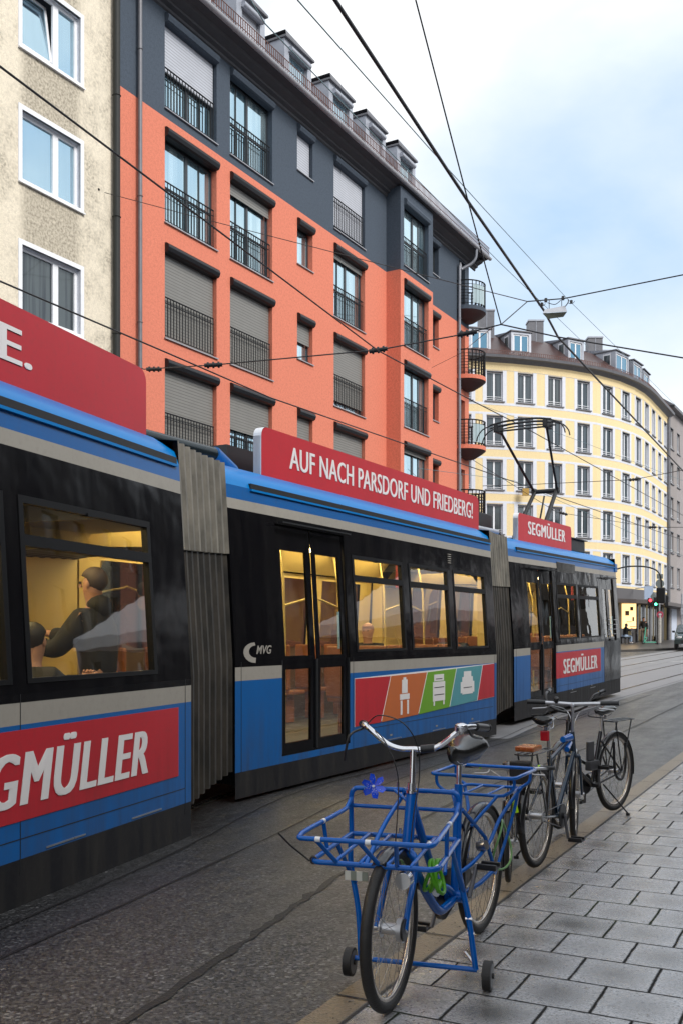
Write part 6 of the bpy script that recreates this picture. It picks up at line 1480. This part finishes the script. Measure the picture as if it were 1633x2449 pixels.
    jk = {k: G(k, g_j) for k in ('pelvis', 'spine', 'chest', 'shl', 'ell', 'wrl', 'shr', 'elr', 'wrr')}; jk['pelvis'] = (J['pelvis'][0], 0, J['pelvis'][2] - .03, .18, .155); jk['collar'] = (lean_ + .0, 0, z(1.485), .075, .075)
    skin(jk, [('pelvis', 'spine'), ('spine', 'chest'), ('chest', 'collar'), ('chest', 'shl'), ('shl', 'ell'), ('ell', 'wrl'), ('chest', 'shr'), ('shr', 'elr'), ('elr', 'wrr')], 'jacket', top, root)
    tr = {k: G(k, .028) for k in ('pelvis', 'hipl', 'kneel', 'anklel', 'hipr', 'kneer', 'ankler')}
    skin(tr, [('pelvis', 'hipl'), ('hipl', 'kneel'), ('kneel', 'anklel'), ('pelvis', 'hipr'), ('hipr', 'kneer'), ('kneer', 'ankler')], 'trousers', legs, root)
    for n_ in 'lr': skin({'a': (*J['ankle' + n_][:2], .075, .05, .05), 'b': (*J['toe' + n_][:2], .045, .045, .05)}, [('a', 'b')], 'shoe', shoes, root, 1)
    h = MB(); h.ball((hx_ - .018, 0, hz_ + .035), .103, 0, 16, 10, (1, .88, .95)); h.v = [(x if zz > hz_ + .045 or x < hx_ - .01 else hx_ - .01 + (x - hx_ + .01) * .3, y, zz) for x, y, zz in h.v]
    h.build('hair', [hair], root)
    if hood: hd_ = MB(); hd_.ball((hx_ - .06, 0, z(1.50)), .11, 0, 12, 8, (.9, 1, .8)); hd_.build('hood', [top], root)
    return root
def standing_at(px, Y, heading, dz=.09): X = (px - CX) / F_PX * Y; return rotz(X, Y, ground_z(X, Y) + dz, heading)
person('person in a black jacket and beige trousers standing by the dark shop column', standing_at(1538, 71.0, 200), 'stand')
person('person in a dark hoodie and pale jeans sitting in front of the lit shop window', standing_at(1493, 67.0, 75), 'sit', legs=JEANS, shoes=SHOE, hood=True, arm={'l': ((.10, .18, 1.0), (.28, .2, .86), (.42, .1, .98)), 'r': ((.10, -.18, 1.0), (.28, -.2, .86), (.42, -.1, .98))})
st_m = standing_at(1489, 67.1, 75)
mb = MB(); mb.box(-.2, .22, -.6, .6, .40, .46); mb.box(-.17, -.1, -.5, -.45, 0, .4); mb.box(-.17, -.1, .45, .5, 0, .4); mb.box(.1, .17, -.5, -.45, 0, .4); mb.box(.1, .17, .45, .5, 0, .4)
mb.build('bench', mat('dark_bench', (.03, .025, .02), .5), None, 'low dark bench under the lit shop window', 'bench', M=st_m)
mb = MB(); tbl = standing_at(1512, 67.0, 75); mb.disc((0, 0, .72), (0, 0, 1), .33, .03, 24); mb.tube([(0, 0, 0), (0, 0, .72)], .025, 8); mb.disc((0, 0, .02), (0, 0, 1), .22, .03, 16); mb.build('cafe_table', mat('dark_table', (.05, .045, .04), .4), None, 'small round cafe table beside the sitting person', 'table', M=tbl)
# passengers in the rear section of the tram
def tramM(Fm, u, v, z, hd_): p = Fm.P(u, v, z); return rotz(p.x, p.y, p.z, hd_)
person('person in dark padded jacket standing inside the tram with one hand stretched forward', tramM(M1, M1.hit(238, M1.D + .42)[0], -.42, .36, -78), 'stand', hair=HAIRG, legs=CLOTH, hood=True,
       arm={'r': ((.06, -.18, 1.40), (.26, -.22, 1.24), (.50, -.16, 1.30)), 'l': ((.06, .18, 1.40), (.22, .22, 1.18), (.42, .12, 1.2))})
person('seated person reaching out a hand beside the window pillar inside the tram', tramM(M1, M1.hit(52, M1.D + .42)[0], -.42, .36, 19), 'sit', legs=JEANS, hair=HAIR,
       arm={'r': ((.10, -.18, 1.0), (.26, -.20, .86), (.50, -.14, .98)), 'l': ((.10, .18, 1.0), (.24, .22, .80), (.44, .16, .84))})
person('bald seated person seen small through the middle section windows of the tram', tramM(M2, M2.hit(885, M2.D + 1.4)[0], -1.4, .36, 200), 'sit', hair=SKIN, legs=CLOTH)

person('person in dark clothes seated by the last window of the middle tram section', tramM(M2, M2.hit(1075, M2.D + .45)[0], -.45, .36, 29), 'sit', legs=CLOTH)
person('person in dark clothes standing in the door area of the middle tram section', tramM(M2, 1.9, -1.75, .36, 60), 'stand', legs=JEANS)
# ================================================================== FAR STREET FURNITURE
def gnd(px, Y): X = (px - CX) / F_PX * Y; return Vector((X, Y, ground_z(X, Y) + .09))
b = gnd(1576, 64.5); sg_ = empty('sign_post', 'pole with traffic signs seen from behind and a round no parking sign', 'sign post', M=Matrix.Translation(b))
k = 64.5 / F_PX
mb = MB(); mb.tube([(0, 0, 0), (0, 0, at(0, 1378, 64.5).z - b.z)], .045, 8); mb.tube([(0, 0, .1), (0, 0, 1.9)], .12, 10, 1); mb.build('pole', [M['zinc'], mat('stickered_pole', (.42, .40, .36), .6, 0, .8, 14)], sg_)
def zz(py): return at(0, py, 64.5).z - b.z
mb = MB(); mb.box(-.20, .20, -.07, -.055, zz(1384), zz(1373)); mb.disc((0, -.065, zz(1396)), (0, 1, 0), .28, .015, 28); mb.box(-.2, .2, -.07, -.055, zz(1417), zz(1409)); mb.add([(-.42, -.05, zz(1416)), (-.62, -.05, zz(1427)), (-.42, -.05, zz(1438)), (-.22, -.05, zz(1427))], [(0, 1, 2, 3)]); mb.build('sign_back', mat('sign_back_grey', (.12, .14, .14), .5), sg_)
mb = MB(); c_ = (0, -.09, zz(1470)); mb.disc(c_, (0, 1, 0), .215, .02, 32, 0); mb.disc((c_[0], c_[1] - .012, c_[2]), (0, 1, 0), .155, .006, 28, 1); mb.box(-.09, .09, -.112, -.106, c_[2] - .02, c_[2] + .02, 2); mb.box(-.07, .07, -.112, -.106, c_[2] + .05, c_[2] + .075, 2)
mb.build('no_parking_sign', [mat('sign_red', (.45, .04, .07), .4), mat('sign_dark_red', (.20, .05, .09), .4), M['t_white']], sg_)
tl = empty('traffic_light', 'black traffic light showing red and green beside the sign pole', 'traffic light', M=Matrix.Translation(gnd(1571, 64.6)))
mb = MB(); z1 = zz(1425); mb.box(-.30, -.06, -.16, .1, zz(1452), zz(1428), 0, bev=.03); mb.box(.42, .66, -.16, .1, zz(1450), zz(1424), bev=.03); mb.tube([(0, 0, 0), (0, 0, zz(1424))], .05, 8); mb.tube([(-.1, 0, zz(1430)), (.5, 0, zz(1430))], .02, 6); mb.box(-.62, -.36, -.12, .1, zz(1446), zz(1430), 0, bev=.03); mb.box(-.62, -.3, -.02, .02, zz(1438), zz(1436)); mb.build('lamp_head', M['black'], tl)
mb = MB(); mb.disc((-.16, -.17, zz(1445)), (0, 1, 0), .085, .03, 16); mb.build('green_lens', mat('green_signal', (.05, .6, .3), .3, emis=(.1, 1, .5, 1), es=2.5), tl)
mb = MB(); mb.disc((-.50, -.13, zz(1436)), (0, 1, 0), .10, .03, 16); mb.build('red_lens', mat('red_signal', (.6, .02, .03), .3, emis=(1, .04, .06, 1), es=2.0), tl)
bn = gnd(1550, 66); mb = MB(); mb.box(-.28, .28, 0, .06, at(0, 1433, 66).z - bn.z, at(0, 1402, 66).z - bn.z); mb.tube([(.3, .03, at(0, 1433, 66).z - bn.z - .02), (.3, .03, at(0, 1398, 66).z - bn.z)], .02, 6); mb.box(.28, .34, .03, 4, at(0, 1402, 66).z - bn.z, at(0, 1402, 66).z - bn.z + .04)
mb.build('banner', mat('pale_blue_banner', (.38, .47, .62), .6), None, 'plain pale blue banner hanging over the shop canopy', 'banner', M=Matrix.Translation(bn))
M['mint'] = mat('mint_green_paint', (.10, .55, .38), .35)
es = rotz(*gnd(1553, 65.5), 262); sc_ = MB()
sc_.tube([(.42, 0, .10), (.30, 0, 1.12)], .035, 8); sc_.tube([(.30, -.22, 1.13), (.30, .22, 1.13)], .018, 6, 1); sc_.box(-.40, .40, -.07, .07, .10, .15, 0, bev=.015); sc_.tube([(.40, 0, .12), (.2, 0, .42), (.37, 0, .46)], .025, 6)
sc_.ring((.46, 0, .12), (0, 1, 0), .09, .03, 20, 8, 1); sc_.ring((-.46, 0, .12), (0, 1, 0), .09, .03, 20, 8, 1); sc_.box(-.56, -.36, -.05, .05, .16, .24, 1, bev=.02); sc_.build('electric_scooter', [M['mint'], M['black']], None, 'mint green electric kick scooter parked by the sign pole', 'scooter', M=es)
# car at the right edge
cm = rotz((1652 - CX) / F_PX * 56.5, 56.5, ground_z(19.9, 56.5) - .02, 200)
car_ = empty('parked_car', 'dark green hatchback cut by the right edge of the picture', 'car', M=cm)
prof = [(2.05, .35), (2.1, .6), (2.0, .78), (1.15, .95), (.45, 1.42), (-1.0, 1.46), (-1.75, 1.05), (-2.05, .95), (-2.1, .4)]
mb = MB(); secs = []
for y, s_ in ((-.86, .0), (-.82, .03), (.82, .03), (.86, .0)):
    secs.append([(x, y * (1 if z_ < 1 else .84), z_ + (.0 if s_ else -.02)) for x, z_ in prof])
mb.loft(secs, 0, close=True, caps=True); mb.build('body', mat('dark_green_car_paint', (.012, .028, .025), .15, 0, .2, 4, coat=.8), car_)
mb = MB()
for s_ in (-1, 1): mb.add([(1.0, s_ * .80, .98), (.42, s_ * .735, 1.37), (-.95, s_ * .735, 1.40), (-1.5, s_ * .80, 1.06)], [(0, 1, 2, 3)])
mb.add([(1.14, -.72, .985), (1.14, .72, .985), (.50, .64, 1.405), (.50, -.64, 1.405)], [(0, 1, 2, 3)]); mb.add([(-1.72, -.7, 1.10), (-1.72, .7, 1.10), (-1.08, .62, 1.435), (-1.08, -.62, 1.435)], [(0, 1, 2, 3)]); mb.v = [(x * 1.006, y * 1.04, z_ + .008) for x, y, z_ in mb.v]
mb.build('windows', M['pane_dark'], car_)
for x in (1.3, -1.3):
    for s_ in (-1, 1):
        w = MB(); w.ring((x, s_ * .80, .31), (0, 1, 0), .22, .09, 28, 8); w.disc((x, s_ * .84, .31), (0, 1, 0), .19, .06, 16, 1); w.build('wheel', [M['rubber'], M['alu']], car_)
for s_ in (-1, 1):
    mb = MB(); mb.ball((2.02, s_ * .62, .70), .13, 0, 12, 8, (.5, 1.2, .6)); mb.build('headlight', M['lens'], car_)
mb = MB(); mb.box(2.04, 2.12, -.5, .5, .38, .55, 0, bev=.02); mb.build('grille', M['black'], car_)
for s_ in (-1, 1): mb = MB(); mb.box(.7, .85, s_ * .86, s_ * 1.02, .98, 1.1, 0, bev=.03); mb.build('wing_mirror', M['black'], car_)
# narrow post at the far right
mb = MB(); p = gnd(1629, 63); mb.tube([(0, 0, 0), (0, 0, at(0, 1420, 63).z - p.z)], .05, 8); mb.disc((0, 0, .03), (0, 0, 1), .12, .06, 12); mb.box(-.08, .08, -.06, .06, 1.9, 2.3, 0, bev=.02); mb.build('bollard_post', M['zinc'], None, 'slim grey post at the right edge behind the car', 'post', M=Matrix.Translation(p))
# market tent on our side: only its mirror image shows, in the tram windows
tn = empty('market_tent', 'white pitched market tent on the camera side, mirrored in the middle tram windows', 'tent', M=rotz(19.5, 28.1, ground_z(20, 29), 29.55))
mb = MB(); a = 6.0; w_ = 2.2; e_ = 2.9; t_ = 4.7
mb.add([(-a, -w_, e_), (a, -w_, e_), (a, w_, e_), (-a, w_, e_), (-a * .45, 0, t_), (a * .45, 0, t_)], [(0, 1, 5, 4), (1, 2, 5), (2, 3, 4, 5), (3, 0, 4)]); mb.add([(-a, -w_, e_), (a, -w_, e_), (a, -w_, e_ - .35), (-a, -w_, e_ - .35), (-a, w_, e_), (a, w_, e_), (a, w_, e_ - .35), (-a, w_, e_ - .35)], [(0, 1, 2, 3), (4, 5, 6, 7), (0, 4, 7, 3), (1, 5, 6, 2)])
mb.build('canopy', mat('white_tent_fabric', (.8, .8, .8), .8), tn)
for x in (-a + .05, 0, a - .05):
    for y in (-w_ + .05, w_ - .05): mb = MB(); mb.tube([(x, y, 0), (x, y, e_)], .03, 8); mb.build('pole', M['alu'], tn)
